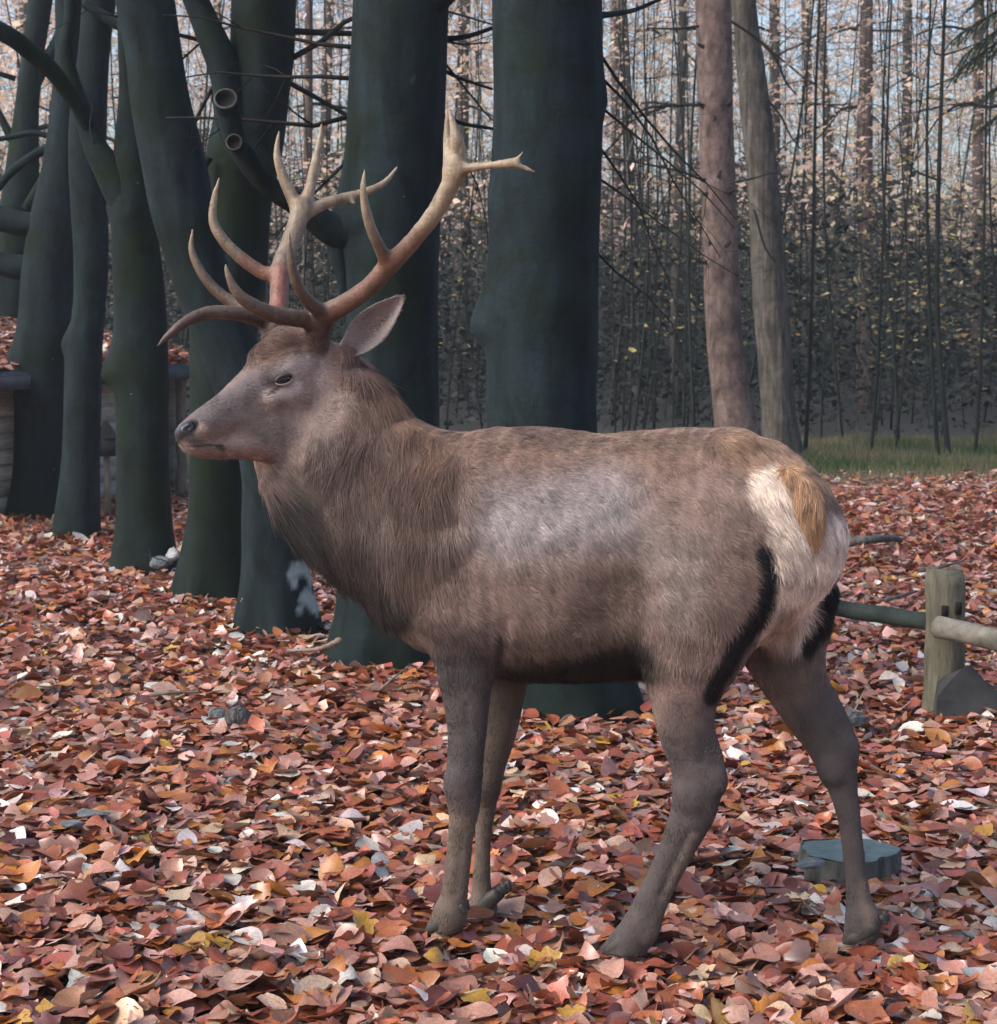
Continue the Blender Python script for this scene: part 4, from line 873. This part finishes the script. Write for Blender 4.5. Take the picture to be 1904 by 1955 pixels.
groove([(886, 894, 1350, -.150, 1), (892, 900, 1420, -.142, 1), (893, 900, 1470, -.138, 1)])
groove([(880, 886, 1590, -.130, 1), (876, 881, 1650, -.126, 1), (866, 871, 1710, -.126, 1)])
groove([(1560, 1570, 1340, .092, 1), (1590, 1600, 1390, .096, 1), (1604, 1612, 1430, .100, 1)])
def knob(x, y, w, lat, a_=.9, k=.02): fld.chain(leg_st([(x - w, x + w, y - 6, lat, a_), (x - w, x + w, y + 6, lat, a_)]), BLAT, k, 2)
knob(874, 1496, 24, -.112); knob(884, 1520, 25, -.10); knob(926, 1500, 23, .085)                    # knees
knob(1368, 1492, 17, -.125); knob(1318, 1520, 26, -.132); knob(1618, 1432, 18, .13); knob(1590, 1470, 24, .12)   # hocks
knob(858, 1748, 27, -.10); knob(922, 1732, 22, .088); knob(1226, 1768, 27, -.12); knob(1652, 1756, 25, .135)     # fetlocks
knob(1400, 862, 36, -.09, .8, .06); knob(1400, 862, 36, .09, .8, .06)                                # hip bones
BV, BQ = fld.mesh(2)
keep = None
def stroke(px, py, pts, r0, r1):         # 1 on the line, 0 beyond r1
    d = np.full(px.shape, 1e9)
    if len(pts) == 1: d = np.hypot(px - pts[0][0], py - pts[0][1])
    for (x0, y0), (x1, y1) in zip(pts[:-1], pts[1:]):
        dx, dy = x1 - x0, y1 - y0; t = np.clip(((px - x0) * dx + (py - y0) * dy) / (dx * dx + dy * dy + 1e-9), 0, 1)
        d = np.minimum(d, np.hypot(px - x0 - t * dx, py - y0 - t * dy))
    t = np.clip((r1 - d) / (r1 - r0), 0, 1); return t * t * (3 - 2 * t)
def coat_px(V):
    """each point of the coat on the sheet; the hidden far side takes its twin's place"""
    lat = (V - BO) @ BLAT; u = V @ BDIR; W_ = V.copy(); hid = (lat > .02) & (u < (B(1440, 1000) @ BDIR)) & (V[:, 2] > .5)
    W_[hid] -= 2 * lat[hid][:, None] * BLAT; return to_px(W_)
def paint(V):
    px, py = coat_px(V); lat = (V - BO) @ BLAT
    nz = .5 + .5 * snoise(V, 38.) ; nb = snoise(V, 9., 2)
    px = px + 10 * nb; py = py + 8 * snoise(V, 11., 5)
    c = np.tile(np.array([.32, .222, .19]), (len(V), 1))
    def put(col, w): nonlocal c; w = np.clip(w, 0, 1)[:, None]; c = c * (1 - w) + np.array(col) * w
    put((.26, .165, .125), .8 * stroke(px, py, [(860, 860), (960, 845), (1100, 850), (1250, 850), (1400, 845)], 10, 95))       # warm back
    put((.14, .09, .075), .8 * stroke(px, py, [(990, 818), (1080, 822)], 4, 40))
    put((.42, .38, .385), .8 * stroke(px, py, [(960, 990), (1060, 985), (1150, 965)], 20, 120))                                # sky sheen on the flank, painted in as paler hair
    put((.40, .34, .32), .5 * stroke(px, py, [(1210, 1040), (1300, 1060), (1300, 1150)], 10, 90))
    put((.17, .115, .09), .75 * stroke(px, py, [(1190, 1100), (1150, 1160), (1100, 1200)], 10, 55))                              # shade of the flank fold, painted into the coat
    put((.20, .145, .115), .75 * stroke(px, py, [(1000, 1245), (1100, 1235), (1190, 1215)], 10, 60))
    put((.022, .018, .017), .97 * stroke(px, py, [(985, 1300), (1060, 1292), (1130, 1280), (1218, 1262)], 20, 58))                            # dark belly fur, with the shade under the body painted in
    put((.03, .025, .024), .9 * stroke(px, py, [(952, 1215), (955, 1290)], 3, 14))  # crease shade behind the elbow, painted as a dark line
    # neck and chest
    put((.16, .10, .08), .96 * stroke(px, py, [(705, 750), (745, 850), (785, 920), (765, 1000)], 60, 115))
    put((.19, .135, .115), .95 * stroke(px, py, [(600, 880), (650, 960), (700, 1020)], 50, 95))
    put((.24, .14, .092), .7 * stroke(px, py, [(720, 740), (790, 830), (840, 870)], 6, 40))
    put((.04, .032, .03), stroke(px, py, [(540, 960), (590, 1055), (650, 1100), (725, 1130), (745, 1165)], 24, 64))
    put((.05, .04, .037), .8 * stroke(px, py, [(660, 1020), (710, 1090)], 20, 60))
    put((.12, .085, .07), .7 * stroke(px, py, [(635, 800), (630, 860), (620, 900)], 3, 16))
    # legs
    put((.115, .095, .095), stroke(px, py, [(880, 1230), (890, 1300), (890, 1420), (888, 1500)], 40, 90) * np.clip((py - 1150) / 110, 0, 1) * np.clip((1000 - px) / 30, 0, 1))
    put((.16, .12, .095), stroke(px, py, [(950, 1320), (925, 1500), (920, 1760)], 35, 60) * (lat > .02))
    put((.20, .15, .12), stroke(px, py, [(880, 1570), (870, 1700), (850, 1770)], 40, 70) * np.clip((py - 1470) / 130, 0, 1))
    put((.12, .098, .095), stroke(px, py, [(1320, 1400), (1330, 1500), (1300, 1600), (1230, 1740), (1170, 1830)], 50, 95) * np.clip((py - 1250) / 190, 0, 1))
    put((.25, .19, .155), .8 * stroke(px, py, [(1325, 1600), (1270, 1730), (1235, 1790)], 5, 20))
    put((.12, .10, .098), stroke(px, py, [(1560, 1300), (1600, 1420), (1620, 1560), (1635, 1700), (1640, 1790)], 42, 90) * np.clip((py - 1230) / 120, 0, 1))
    put((.25, .185, .145), stroke(px, py, [(1470, 1240), (1520, 1300)], 20, 55) * (lat > 0))
    put((.26, .19, .15), .8 * stroke(px, py, [(1655, 1690), (1668, 1760)], 4, 22))
    # rump
    u = (V @ BDIR); put((.50, .32, .21), .8 * stroke(px, py, [(1420, 850), (1490, 890), (1540, 930)], 20, 60))
    put((1.4, 1.16, .96), stroke(px, py, [(1465, 930), (1500, 980), (1510, 1050), (1510, 1130), (1480, 1190)], 34, 58))
    put((1.4, 1.18, 1.0), stroke(px, py, [(1590, 1010), (1580, 1080), (1550, 1150), (1520, 1210)], 24, 50))
    put((.62, .42, .30), .8 * stroke(px, py, [(1500, 1180), (1490, 1230)], 14, 42))
    put((.014, .014, .016), stroke(px, py, [(1456, 1055), (1468, 1090), (1462, 1140), (1440, 1190), (1405, 1235), (1380, 1285), (1358, 1330)], 11, 25) * (lat < .06))
    put((.014, .014, .016), stroke(px, py, [(1604, 1085), (1588, 1140), (1570, 1190), (1545, 1240)], 10, 24) * (lat > .0))
    # face
    fc = stroke(px, py, [(590, 740), (520, 790), (440, 820), (370, 840)], 70, 110) * (px < 690)
    put((.40, .30, .26), fc)
    put((.19, .16, .165), .92 * stroke(px, py, [(500, 715), (450, 755), (400, 790), (365, 808)], 14, 42))
    put((.27, .235, .21), .75 * stroke(px, py, [(480, 800), (530, 820)], 15, 45))
    put((.85, .72, .67), .85 * stroke(px, py, [(512, 752), (538, 748), (556, 738)], 3, 20))
    put((.85, .72, .67), .9 * stroke(px, py, [(522, 708), (545, 700), (565, 704)], 6, 22))
    put((.58, .45, .40), .8 * stroke(px, py, [(575, 700), (620, 700)], 10, 45))
    put((.19, .115, .09), stroke(px, py, [(500, 668), (540, 646), (600, 648)], 8, 44))
    put((.33, .21, .17), .9 * stroke(px, py, [(650, 680), (660, 720)], 14, 40))
    put((.06, .036, .033), .85 * stroke(px, py, [(508, 750), (518, 742), (528, 733)], 1.5, 6))
    put((.55, .39, .32), .8 * stroke(px, py, [(385, 825), (410, 835), (440, 838)], 8, 24))
    put((.42, .25, .18), .85 * stroke(px, py, [(375, 862), (430, 866), (500, 868)], 5, 18))
    put((.09, .065, .058), .9 * stroke(px, py, [(355, 848), (390, 847), (425, 851)], .5, 4))
    put((.08, .062, .056), .85 * stroke(px, py, [(418, 854), (427, 857)], 2, 9))
    put((.02, .02, .024), stroke(px, py, [(338, 826), (350, 818), (366, 812)], 9, 17))
    put((.012, .012, .014), stroke(px, py, [(362, 814), (374, 808)], 4, 8))
    c = c * (.86 + .28 * nz)[:, None] * .50
    return c
bc = paint(BV)
M_COAT = col_mat('deer_skin', .8, .2, 0, .25, 90, .3)
hoofc = G(1180, 1838)
stag = empty('stag', (float(ctr[0]), float(ctr[1]), 0), 'red deer stag with large antlers standing side-on in the fallen leaves', 'deer')
body = part('body', mesh_np('body', BV, [BQ], [M_COAT], True, {'col': bc}), stag)
# tail
ft = Field((.45, 3.7, .6), (1.15, 4.9, 1.4), .005)
bx_, by_ = to_px(BV); bd_ = (BV - CAM) @ FWD
def on_coat(x, y, off):
    k = np.hypot(bx_ - x, by_ - y) < 9; i = np.where(k)[0][np.argmin(bd_[k])]; return BV[i] + unit(CAM - BV[i]) * off
tp = [on_coat(1508, 905, -.012), on_coat(1536, 938, .004), on_coat(1552, 982, .010), on_coat(1560, 1030, .004)]
out_ = BDIR * 0.0
ft.chain([[*(tp[0]), .026, .02], [*(tp[1] + out_ * .6), .032, .022], [*(tp[2] + out_), .028, .019], [*(tp[3] + out_), .010, .010]], BLAT, .01, 4)
TV, TQ = ft.mesh(2); tpx, tpy = to_px(TV)
tc = np.tile(np.array([.36, .215, .125]), (len(TV), 1)); tail = part('tail', mesh_np('tail', TV, [TQ], [M_COAT], True, {'col': tc}), stag)

# coat hair
def hair(name, V, Q, colf, n_, lenf, dirf, parent, seed, rad=.0006, lift=.35):
    r = np.random.default_rng(seed); Tm = np.vstack([Q[:, [0, 1, 2]], Q[:, [0, 2, 3]]])
    a, b, c = V[Tm[:, 0]], V[Tm[:, 1]], V[Tm[:, 2]]; ar = np.linalg.norm(np.cross(b - a, c - a), axis=1)
    VN = vnormals(V, Q); tocam = unit(CAM - (a + b + c) / 3); fac = (VN[Tm[:, 0]] * tocam).sum(1); ar = ar * np.where(fac < -.35, .25, 1)
    t = r.choice(len(Tm), n_, p=ar / ar.sum()); u = r.uniform(0, 1, (n_, 1)); v_ = r.uniform(0, 1, (n_, 1)); k = u + v_ > 1; u = np.where(k, 1 - u, u); v_ = np.where(k, 1 - v_, v_)
    p = a[t] * (1 - u - v_) + b[t] * u + c[t] * v_; nn = unit(VN[Tm[t, 0]] * (1 - u - v_) + VN[Tm[t, 1]] * u + VN[Tm[t, 2]] * v_)
    L = lenf(p) * np.clip(r.normal(1, .25, n_), .4, 1.8); ok = L > .002; p, nn, L = p[ok], nn[ok], L[ok]; n_ = len(p)
    d = dirf(p); d = d + .28 * np.stack([snoise(p, 14, 1), snoise(p, 14, 2), snoise(p, 14, 3)], -1) + .38 * np.stack([snoise(p, 45, 4), snoise(p, 45, 5), snoise(p, 45, 6)], -1) + r.normal(0, .16, p.shape)
    lm = np.clip(L / .05, 0, 1)[:, None]; d = d + lm * .45 * np.stack([snoise(p * np.array([1, 1, .5]), 28, 11), snoise(p * np.array([1, 1, .5]), 28, 12), 0 * L], -1)
    d = unit(d - (d * nn).sum(1)[:, None] * nn); s = np.array([0, .35, .7, 1.0])
    lf = lift * (1 + .5 * snoise(p, 30, 7))[:, None] * np.clip(1.15 - L / .11, .4, 1)[:, None]
    pts = p[:, None] - nn[:, None] * .001 + (d[:, None] * s[None, :, None] + (nn * lf)[:, None] * (s * (1.25 - .75 * s))[None, :, None] + np.array([0, 0, -.12])[None, None] * (s ** 2)[None, :, None]) * L[:, None, None]
    col = colf(p) * np.clip(r.normal(1.02, .2, (n_, 1)), .45, 1.7) * (1 + .26 * snoise(p, 40, 8) + .22 * snoise(p * np.array([1, 1, .35]), 85, 9))[:, None]
    tf = 1 - .42 * np.clip((snoise(p * np.array([1, 1, .5]), 105, 13) - .38) / .2, 0, 1) * (.25 + .75 * np.clip((p[:, 2] - .9) / .12, 0, 1)) * (p[:, 0] > -.25); col = col * tf[:, None]
    cu = bpy.data.hair_curves.new(name); cu.add_curves([4] * n_)
    cu.position_data.foreach_set('vector', pts.astype(np.float32).ravel()) if hasattr(cu, 'position_data') else cu.attributes['position'].data.foreach_set('vector', pts.astype(np.float32).ravel())
    ra = cu.attributes.get('radius') or cu.attributes.new('radius', 'FLOAT', 'POINT')
    ra.data.foreach_set('value', np.tile(np.array([1, .9, .65, .15], np.float32) * rad, n_))
    ca = cu.attributes.new('col', 'FLOAT_COLOR', 'CURVE'); ca.data.foreach_set('color', np.hstack([col, np.ones((n_, 1))]).astype(np.float32).ravel())
    cu.materials.append(M_HAIR); o = bpy.data.objects.new(name, cu); COL.objects.link(o); o.parent = parent; o.matrix_parent_inverse = parent.matrix_world.inverted(); return o
M_HAIR = col_mat('deer_hair', .62, .3)
def hair_len(p):
    px, py = coat_px(p); L = np.full(len(p), .017)
    def put(v_, w): nonlocal L; L = L * (1 - w) + v_ * w
    put(.03, stroke(px, py, [(1460, 900), (1520, 1050), (1590, 1030), (1560, 1150)], 40, 80))
    put(.028, stroke(px, py, [(1000, 1290), (1230, 1280)], 10, 50))
    put(.022, stroke(px, py, [(860, 830), (1400, 815)], 10, 60))
    put(.075, stroke(px, py, [(680, 800), (740, 900), (720, 1010), (780, 960)], 70, 150))
    put(.085, stroke(px, py, [(540, 950), (600, 1050), (700, 1110)], 20, 75))
    put(.012, stroke(px, py, [(600, 760), (480, 800)], 70, 105)); put(.0085, stroke(px, py, [(560, 740), (350, 830)], 55, 95) * (px < 600))
    put(.02, stroke(px, py, [(510, 665), (560, 645), (620, 655)], 14, 34))
    put(.007, np.clip((py - 1270) / 60, 0, 1) * ~((px > 990) & (px < 1235) & (py < 1320)))
    put(.0, stroke(px, py, [(338, 826), (350, 818), (366, 812)], 9, 15)); put(.0, stroke(px, py, [(530, 727), (553, 724)], 7, 12))
    return L
def hair_dir(p):
    px, py = coat_px(p); d = np.tile(BDIR * .85 + np.array([0, 0, -.55]), (len(p), 1))
    def put(v_, w): nonlocal d; d = d * (1 - w[:, None]) + np.array(v_) * w[:, None]
    put(BDIR * .35 + np.array([0, 0, -1.]), stroke(px, py, [(660, 780), (740, 930), (760, 1080)], 90, 180))
    put(BDIR * .1 + np.array([0, 0, -1.]), np.clip((py - 1100) / 150, 0, 1) * (px > 1200)); put(np.array([0, 0, -1.]), np.clip((py - 1180) / 90, 0, 1))
    put(BDIR * .6 + np.array([0, 0, -.9]), stroke(px, py, [(1480, 900), (1520, 1100), (1590, 1050)], 40, 90))
    put(-HDIR * .9 + np.array([0, 0, -.15]), stroke(px, py, [(590, 740), (380, 830)], 70, 110) * (px < 650)); return d
hair('coat', BV, BQ, lambda p: paint(p) * 1.12, 210000, hair_len, hair_dir, body, 3)
hair('tail_hair', TV, TQ, lambda p: np.tile(np.array([.38, .23, .135]), (len(p), 1)), 7000, lambda p: np.full(len(p), .035), lambda p: np.tile(BDIR * .1 + np.array([0, 0, -1.]), (len(p), 1)), tail, 4)

# antlers
def antler(rows, lo, hi, label, red):
    f = Field(lo, hi, .0036); k = 0
    for r_ in rows:
        st = []
        for (x, y, w, Y) in r_: p = P(x, y, Y); rr = w / 2 * psc(p); st.append([*p, rr, rr * .95])
        f.chain(st, np.array([.2, 1., .1]), .012 if k else .006, 4); k += 1
    V, Q = f.mesh(1); n_ = vnormals(V, Q); V = V + n_ * (.0009 * snoise(V * np.array([1, 1, .3]), 110.) + .0007 * snoise(V, 260.))[:, None]
    px, py = to_px(V); h = np.clip((620 - py) / 330 + .22 * snoise(V, 14.), 0, 1)[:, None]
    c = np.array([.085, .05, .036]) * (1 - h) + np.array([.40, .31, .21]) * h; c = c + red(px, py)[:, None] * (np.array([.24, .085, .055]) - c)
    c = c * (1 - .45 * (snoise(V * np.array([1, 1, .4]), 55., 3) > .35)[:, None] * h * .8) * .66 * (.85 + .3 * (.5 + .5 * snoise(V, 90.)))[:, None]
    o = part('antler', mesh_np('antler', V, [Q], [M_ANT], True, {'col': c}), stag); o['label'] = label
M_ANT = col_mat('antler_bone', .5, .4, 0, .3, 160, .4)
YN = float(Hd(602, 640, -.05)[1]); YF = float(Hd(602, 640, .05)[1])
n0, f0 = YN, YF
nb = [(596, 652, 46, n0), (604, 632, 44, n0 - .01), (612, 612, 46, n0 - .02)]
beam_n = [(604, 645, 44, n0), (618, 605, 42, n0 - .03), (660, 580, 38, n0 - .06), (705, 548, 36, n0 - .10), (742, 508, 37, n0 - .13), (790, 458, 32, n0 - .17), (832, 404, 34, n0 - .20), (862, 348, 36, n0 - .22), (872, 315, 38, n0 - .23)]
antler([nb, beam_n, [(608, 616, 34, n0 - .02), (570, 608, 34, n0 - .05), (520, 600, 32, n0 - .10), (478, 580, 27, n0 - .14), (450, 555, 20, n0 - .16), (436, 525, 13, n0 - .17), (431, 506, 6, n0 - .17)],
        [(622, 602, 30, n0 - .04), (592, 578, 26, n0 - .08), (570, 548, 22, n0 - .12), (558, 510, 18, n0 - .14), (553, 475, 13, n0 - .15), (553, 446, 5, n0 - .15)],
        [(742, 506, 30, n0 - .13), (728, 478, 25, n0 - .16), (710, 440, 21, n0 - .19), (699, 400, 18, n0 - .21), (694, 360, 13, n0 - .22), (696, 323, 4, n0 - .22)],
        [(868, 335, 36, n0 - .22), (874, 300, 32, n0 - .23), (873, 270, 26, n0 - .24), (866, 240, 16, n0 - .24), (858, 208, 5, n0 - .24)],
        [(860, 330, 30, n0 - .22), (858, 290, 24, n0 - .20), (855, 250, 17, n0 - .19), (855, 206, 5, n0 - .19)],
        [(874, 326, 26, n0 - .23), (900, 320, 18, n0 - .25), (935, 316, 15, n0 - .27), (975, 312, 16, n0 - .29), (1000, 320, 10, n0 - .30), (1023, 329, 4, n0 - .30)],
        [(972, 312, 13, n0 - .29), (988, 304, 9, n0 - .295), (998, 290, 4, n0 - .30)]],
       (-.75, 3.9, 1.35), (.12, 4.85, 2.15), 'stag\'s near antler, sweeping back over its ear', lambda x, y: .45 * stroke(x, y, [(640, 592), (740, 500), (800, 450)], 6, 26))
antler([[(520, 648, 44, f0), (524, 628, 42, f0 + .01), (528, 606, 44, f0 + .02)],
        [(524, 630, 42, f0), (532, 590, 38, f0 + .03), (534, 545, 36, f0 + .07), (538, 508, 38, f0 + .11), (553, 468, 36, f0 + .15), (566, 432, 36, f0 + .18), (576, 395, 38, f0 + .2)],
        [(520, 616, 32, f0 + .02), (490, 608, 30, f0 - .02), (455, 599, 28, f0 - .06), (400, 597, 26, f0 - .11), (355, 614, 21, f0 - .15), (322, 640, 14, f0 - .17), (301, 661, 4, f0 - .18)],
        [(526, 604, 28, f0 + .03), (490, 596, 27, f0 + .04), (455, 584, 25, f0 + .05), (412, 554, 22, f0 + .05), (382, 516, 18, f0 + .05), (366, 476, 13, f0 + .05), (368, 437, 4, f0 + .05)],
        [(536, 522, 34, f0 + .09), (505, 522, 27, f0 + .09), (463, 494, 25, f0 + .09), (428, 460, 22, f0 + .09), (408, 424, 18, f0 + .09), (409, 380, 13, f0 + .09), (419, 339, 4, f0 + .09)],
        [(572, 405, 28, f0 + .2), (556, 372, 24, f0 + .2), (540, 336, 20, f0 + .2), (529, 294, 14, f0 + .2), (533, 250, 4, f0 + .2)],
        [(578, 400, 28, f0 + .2), (592, 360, 22, f0 + .22), (602, 310, 17, f0 + .23), (610, 270, 11, f0 + .24), (614, 238, 4, f0 + .24)],
        [(582, 408, 26, f0 + .2), (622, 388, 22, f0 + .23), (665, 376, 19, f0 + .26), (700, 366, 16, f0 + .28), (735, 348, 12, f0 + .3), (759, 319, 4, f0 + .31)],
        [(668, 378, 10, f0 + .26), (676, 388, 7, f0 + .25)]],
       (-.95, 4.2, 1.30), (.05, 5.3, 2.1), 'stag\'s far antler with a reddened fork', lambda x, y: np.maximum(.9 * stroke(x, y, [(533, 520), (534, 560), (530, 590)], 8, 26), .7 * stroke(x, y, [(515, 522), (470, 498)], 6, 24)))

# ears
def ear(base, tip, wide, cup, label, colin):
    """leaf-shaped cupped shell from base to tip; wide: half-width vector, cup: direction of the hollow's back"""
    n_, m_ = 18, 11; t = np.linspace(0, 1, n_); w = np.sin(np.pi * np.clip(t * .9 + .07, 0, 1)) ** .75 * (1 - .35 * t ** 2); w[-1] = .02
    s = np.linspace(-1, 1, m_); ax = tip - base; bend = np.sin(np.pi * t) * .02
    O = base + t[:, None, None] * ax + (w[:, None] * s[None])[..., None] * wide + ((1 - s[None] ** 2) * w[:, None] * .55 + bend[:, None])[..., None] * cup
    th = unit(cup) * .006; I_ = O - th * (.4 + .6 * (1 - s[None, :, None] ** 2))
    V = np.vstack([O.reshape(-1, 3), I_.reshape(-1, 3)]); F1 = grid_faces(n_, m_, False); F2 = F1[:, ::-1] + n_ * m_; E = []
    rim = [i * m_ for i in range(n_)] + [(n_ - 1) * m_ + j for j in range(1, m_)] + [i * m_ + m_ - 1 for i in range(n_ - 2, -1, -1)] + [j for j in range(m_ - 2, 0, -1)]
    for a_, b_ in zip(rim, rim[1:] + rim[:1]): E.append([a_, b_, b_ + n_ * m_, a_ + n_ * m_])
    c1 = np.tile(np.array([.22, .17, .155]), (n_ * m_, 1)); k = (np.abs(s)[None] * np.ones(n_)[:, None]).reshape(-1, 1)
    dk = np.exp(-((s[None] - .15) / .22) ** 2) * np.exp(-((t[:, None] - .55) / .3) ** 2); dk = dk.reshape(-1, 1); c2 = (np.array(colin) * (1 - .72 * dk)) * (1 - k ** 3) + np.array([.36, .33, .32]) * k ** 3
    me = mesh_np('ear', V, [F1, F2, np.array(E)], [M_COAT], True, {'col': np.vstack([c1, c2])}); o = part('ear', me, stag); o['label'] = label
    return V, np.vstack([F1, F2])
eb = Hd(655, 672, -.070); ep = eb - np.array([0, .0, 0]); et = P(770, 566, eb[1] - .03)
axis = unit(et - eb); view = unit(CAM - eb); wv = unit(np.cross(axis, view)); wv = unit(wv + .1 * view)
sc_ = .047
EV, EF = ear(eb + wv * .004, et, wv * sc_, -unit(view - .2 * wv) * .06, 'stag\'s near ear, pricked and pale inside', (.22, .175, .165))
ne = [o for o in stag.children if o.name.startswith('ear')][0]
hair('ear_hair', EV, EF, lambda p: np.tile(np.array([.27, .225, .21]), (len(p), 1)), 9000, lambda p: np.full(len(p), .009), lambda p: np.tile(axis, (len(p), 1)), ne, 9, .0005, .3)
fb = Hd(664, 668, .075); fax = unit(-HDIR * .55 + HLAT * .8 + np.array([0, 0, .35])); wv2 = unit(np.cross(fax, np.array([0, 0, 1.])))
ear(fb, fb + fax * .17, unit(wv2 + np.array([0, 0, .4])) * .045, -unit(np.cross(fax, wv2)) * .05, 'stag\'s far ear, turned away', (.3, .24, .22))
# eyes, nose, hooves
m, n, b = new_mat('eye'); b.inputs['Base Color'].default_value = (.008, .007, .008, 1); b.inputs['Roughness'].default_value = .16; b.inputs['Specular IOR Level'].default_value = .45; M_EYE = m
m, n, b = new_mat('wet_nose'); b.inputs['Base Color'].default_value = (.018, .019, .023, 1); b.inputs['Roughness'].default_value = .28; bump(n, b, noise_node(n, 260, 3, .5, geo_pos(n)).outputs[0], .25, .002); M_NOSE = m
M_HOOF = plain_mat('hoof_horn', (.025, .023, .022), (.07, .062, .058), 30, .55)
def ellipsoid(c, ax, ay, az, name, mat, root, nr=14, nsg=22):
    th = np.linspace(.02, np.pi - .02, nr); ph = np.linspace(0, 2 * np.pi, nsg, endpoint=False)
    V = np.asarray(c) + np.sin(th)[:, None, None] * (np.cos(ph)[None, :, None] * ax + np.sin(ph)[None, :, None] * ay) + np.cos(th)[:, None, None] * az * np.ones((1, nsg, 1))
    return part(name, mesh_np(name, V.reshape(-1, 3), [grid_faces(nr, nsg)[:, ::-1]], [mat]), root)
HUP = unit(np.cross(HLAT, HDIR)); HUP = HUP if HUP[2] > 0 else -HUP
for s in (-1, 1):
    c = Hd(541, 725, s * .0865); f_ = unit(HDIR + np.array([0, 0, -.28])); upv = unit(np.cross(HLAT, f_)); upv = upv if upv[2] > 0 else -upv
    eye = ellipsoid(c, f_ * .021, upv * .0145, HLAT * .0105, 'eye', M_EYE, stag); eye['label'] = 'stag\'s near eye' if s < 0 else 'stag\'s far eye'
    a = np.linspace(0, 2 * np.pi, 25)
    for k, (y0, sg) in enumerate(((1, 1), (-1, -1))):
        aa = np.linspace(0, np.pi, 14); pts = c + np.outer(np.cos(aa), f_ * .0225) + np.outer(np.sin(aa) * sg, upv * (.0112 if sg > 0 else .0115)) + np.outer(.30 + .45 * np.sin(aa), HLAT * s * .0115)
        V, F = tube_geo([(pts, np.full(14, .0048 if sg > 0 else .0032) * (.5 + .5 * np.sin(aa)), 8)])
        ld = part('eyelid', mesh_np('eyelid', V, F, [col_mat('lid', .6, .3)], True, {'col': np.tile(np.array([.06, .04, .036]) if sg > 0 else np.array([.22, .17, .155]), (len(V), 1))}), stag)
fn = Field((-1.05, 3.9, 1.0), (-.4, 4.8, 1.5), .003)
fn.chain(head_st([(350, 838, 13, .020, 0), (349, 827, 14, .027, 0), (357, 815, 11, .029, 0), (367, 808, 6, .022, 0)]), HLAT, .012, 4)
for s in (-1, 1):
    fn.chain(head_st([(354, 822, 10, .012, s * .024), (364, 815, 8, .009, s * .031)]), HLAT, .014, 4)
    fn.chain(head_st([(356, 820, 4, .007, s * .038), (367, 813, 4, .007, s * .042)]), HLAT, .006, 4, True)
V, Q = fn.mesh(1); part('nose', mesh_np('nose', V, [Q], [M_NOSE]), stag)
def hoof(px, py, lat, dirx):
    p = B(px + 14, py, lat); p[2] = -.022; f_ = -BDIR * dirx; lat_ = BLAT; h = Field(p - .16, p + .16, .004); o0 = p
    for s in (-1, 1):
        o = p + lat_ * s * .019
        h.chain([[*(o - f_ * .012 + Z3 * .062), .018, .015], [*(o + f_ * .012 + Z3 * .044), .021, .016], [*(o + f_ * .036 + Z3 * .028), .018, .015], [*(o + f_ * .062 + Z3 * .014), .006, .008]], lat_, .006, 4)
        q = p - f_ * .038 + lat_ * s * .016 + Z3 * .085
        h.chain([[*q, .010, .009], [*(q - f_ * .010 - Z3 * .014), .006, .006]], lat_, .004, 3)
    V, Q = h.mesh(1); return part('hoof', mesh_np('hoof', V, [Q], [M_HOOF]), stag)
hoof(846, 1806, -.10, .9); hoof(930, 1768, .088, .8); hoof(1186, 1840, -.12, .9); hoof(1644, 1816, .135, .9)

# ------------------------------------------------------------------ damp air
V, F = box_np(np.array([0, 70., 6.4]), np.array([75., 0, 0]), np.array([0, 80., 0]), np.array([0, 0, 8.5]))
m = bpy.data.materials.new('damp_air'); m.use_nodes = True; nt = m.node_tree; nt.nodes.remove(nt.nodes['Principled BSDF'])
pv = nt.nodes.new('ShaderNodeVolumePrincipled'); pv.inputs['Color'].default_value = (.86, .90, .95, 1); pv.inputs['Density'].default_value = .0012; pv.inputs['Anisotropy'].default_value = .2
nt.links.new(pv.outputs[0], nt.nodes['Material Output'].inputs['Volume'])
tag(link('haze', mesh_np('haze', V, [F], [m], False)), 'thin damp haze between the trees', 'haze', kind='stuff')
SC.cycles.volume_bounces = 0; SC.cycles.volume_step_rate = 8
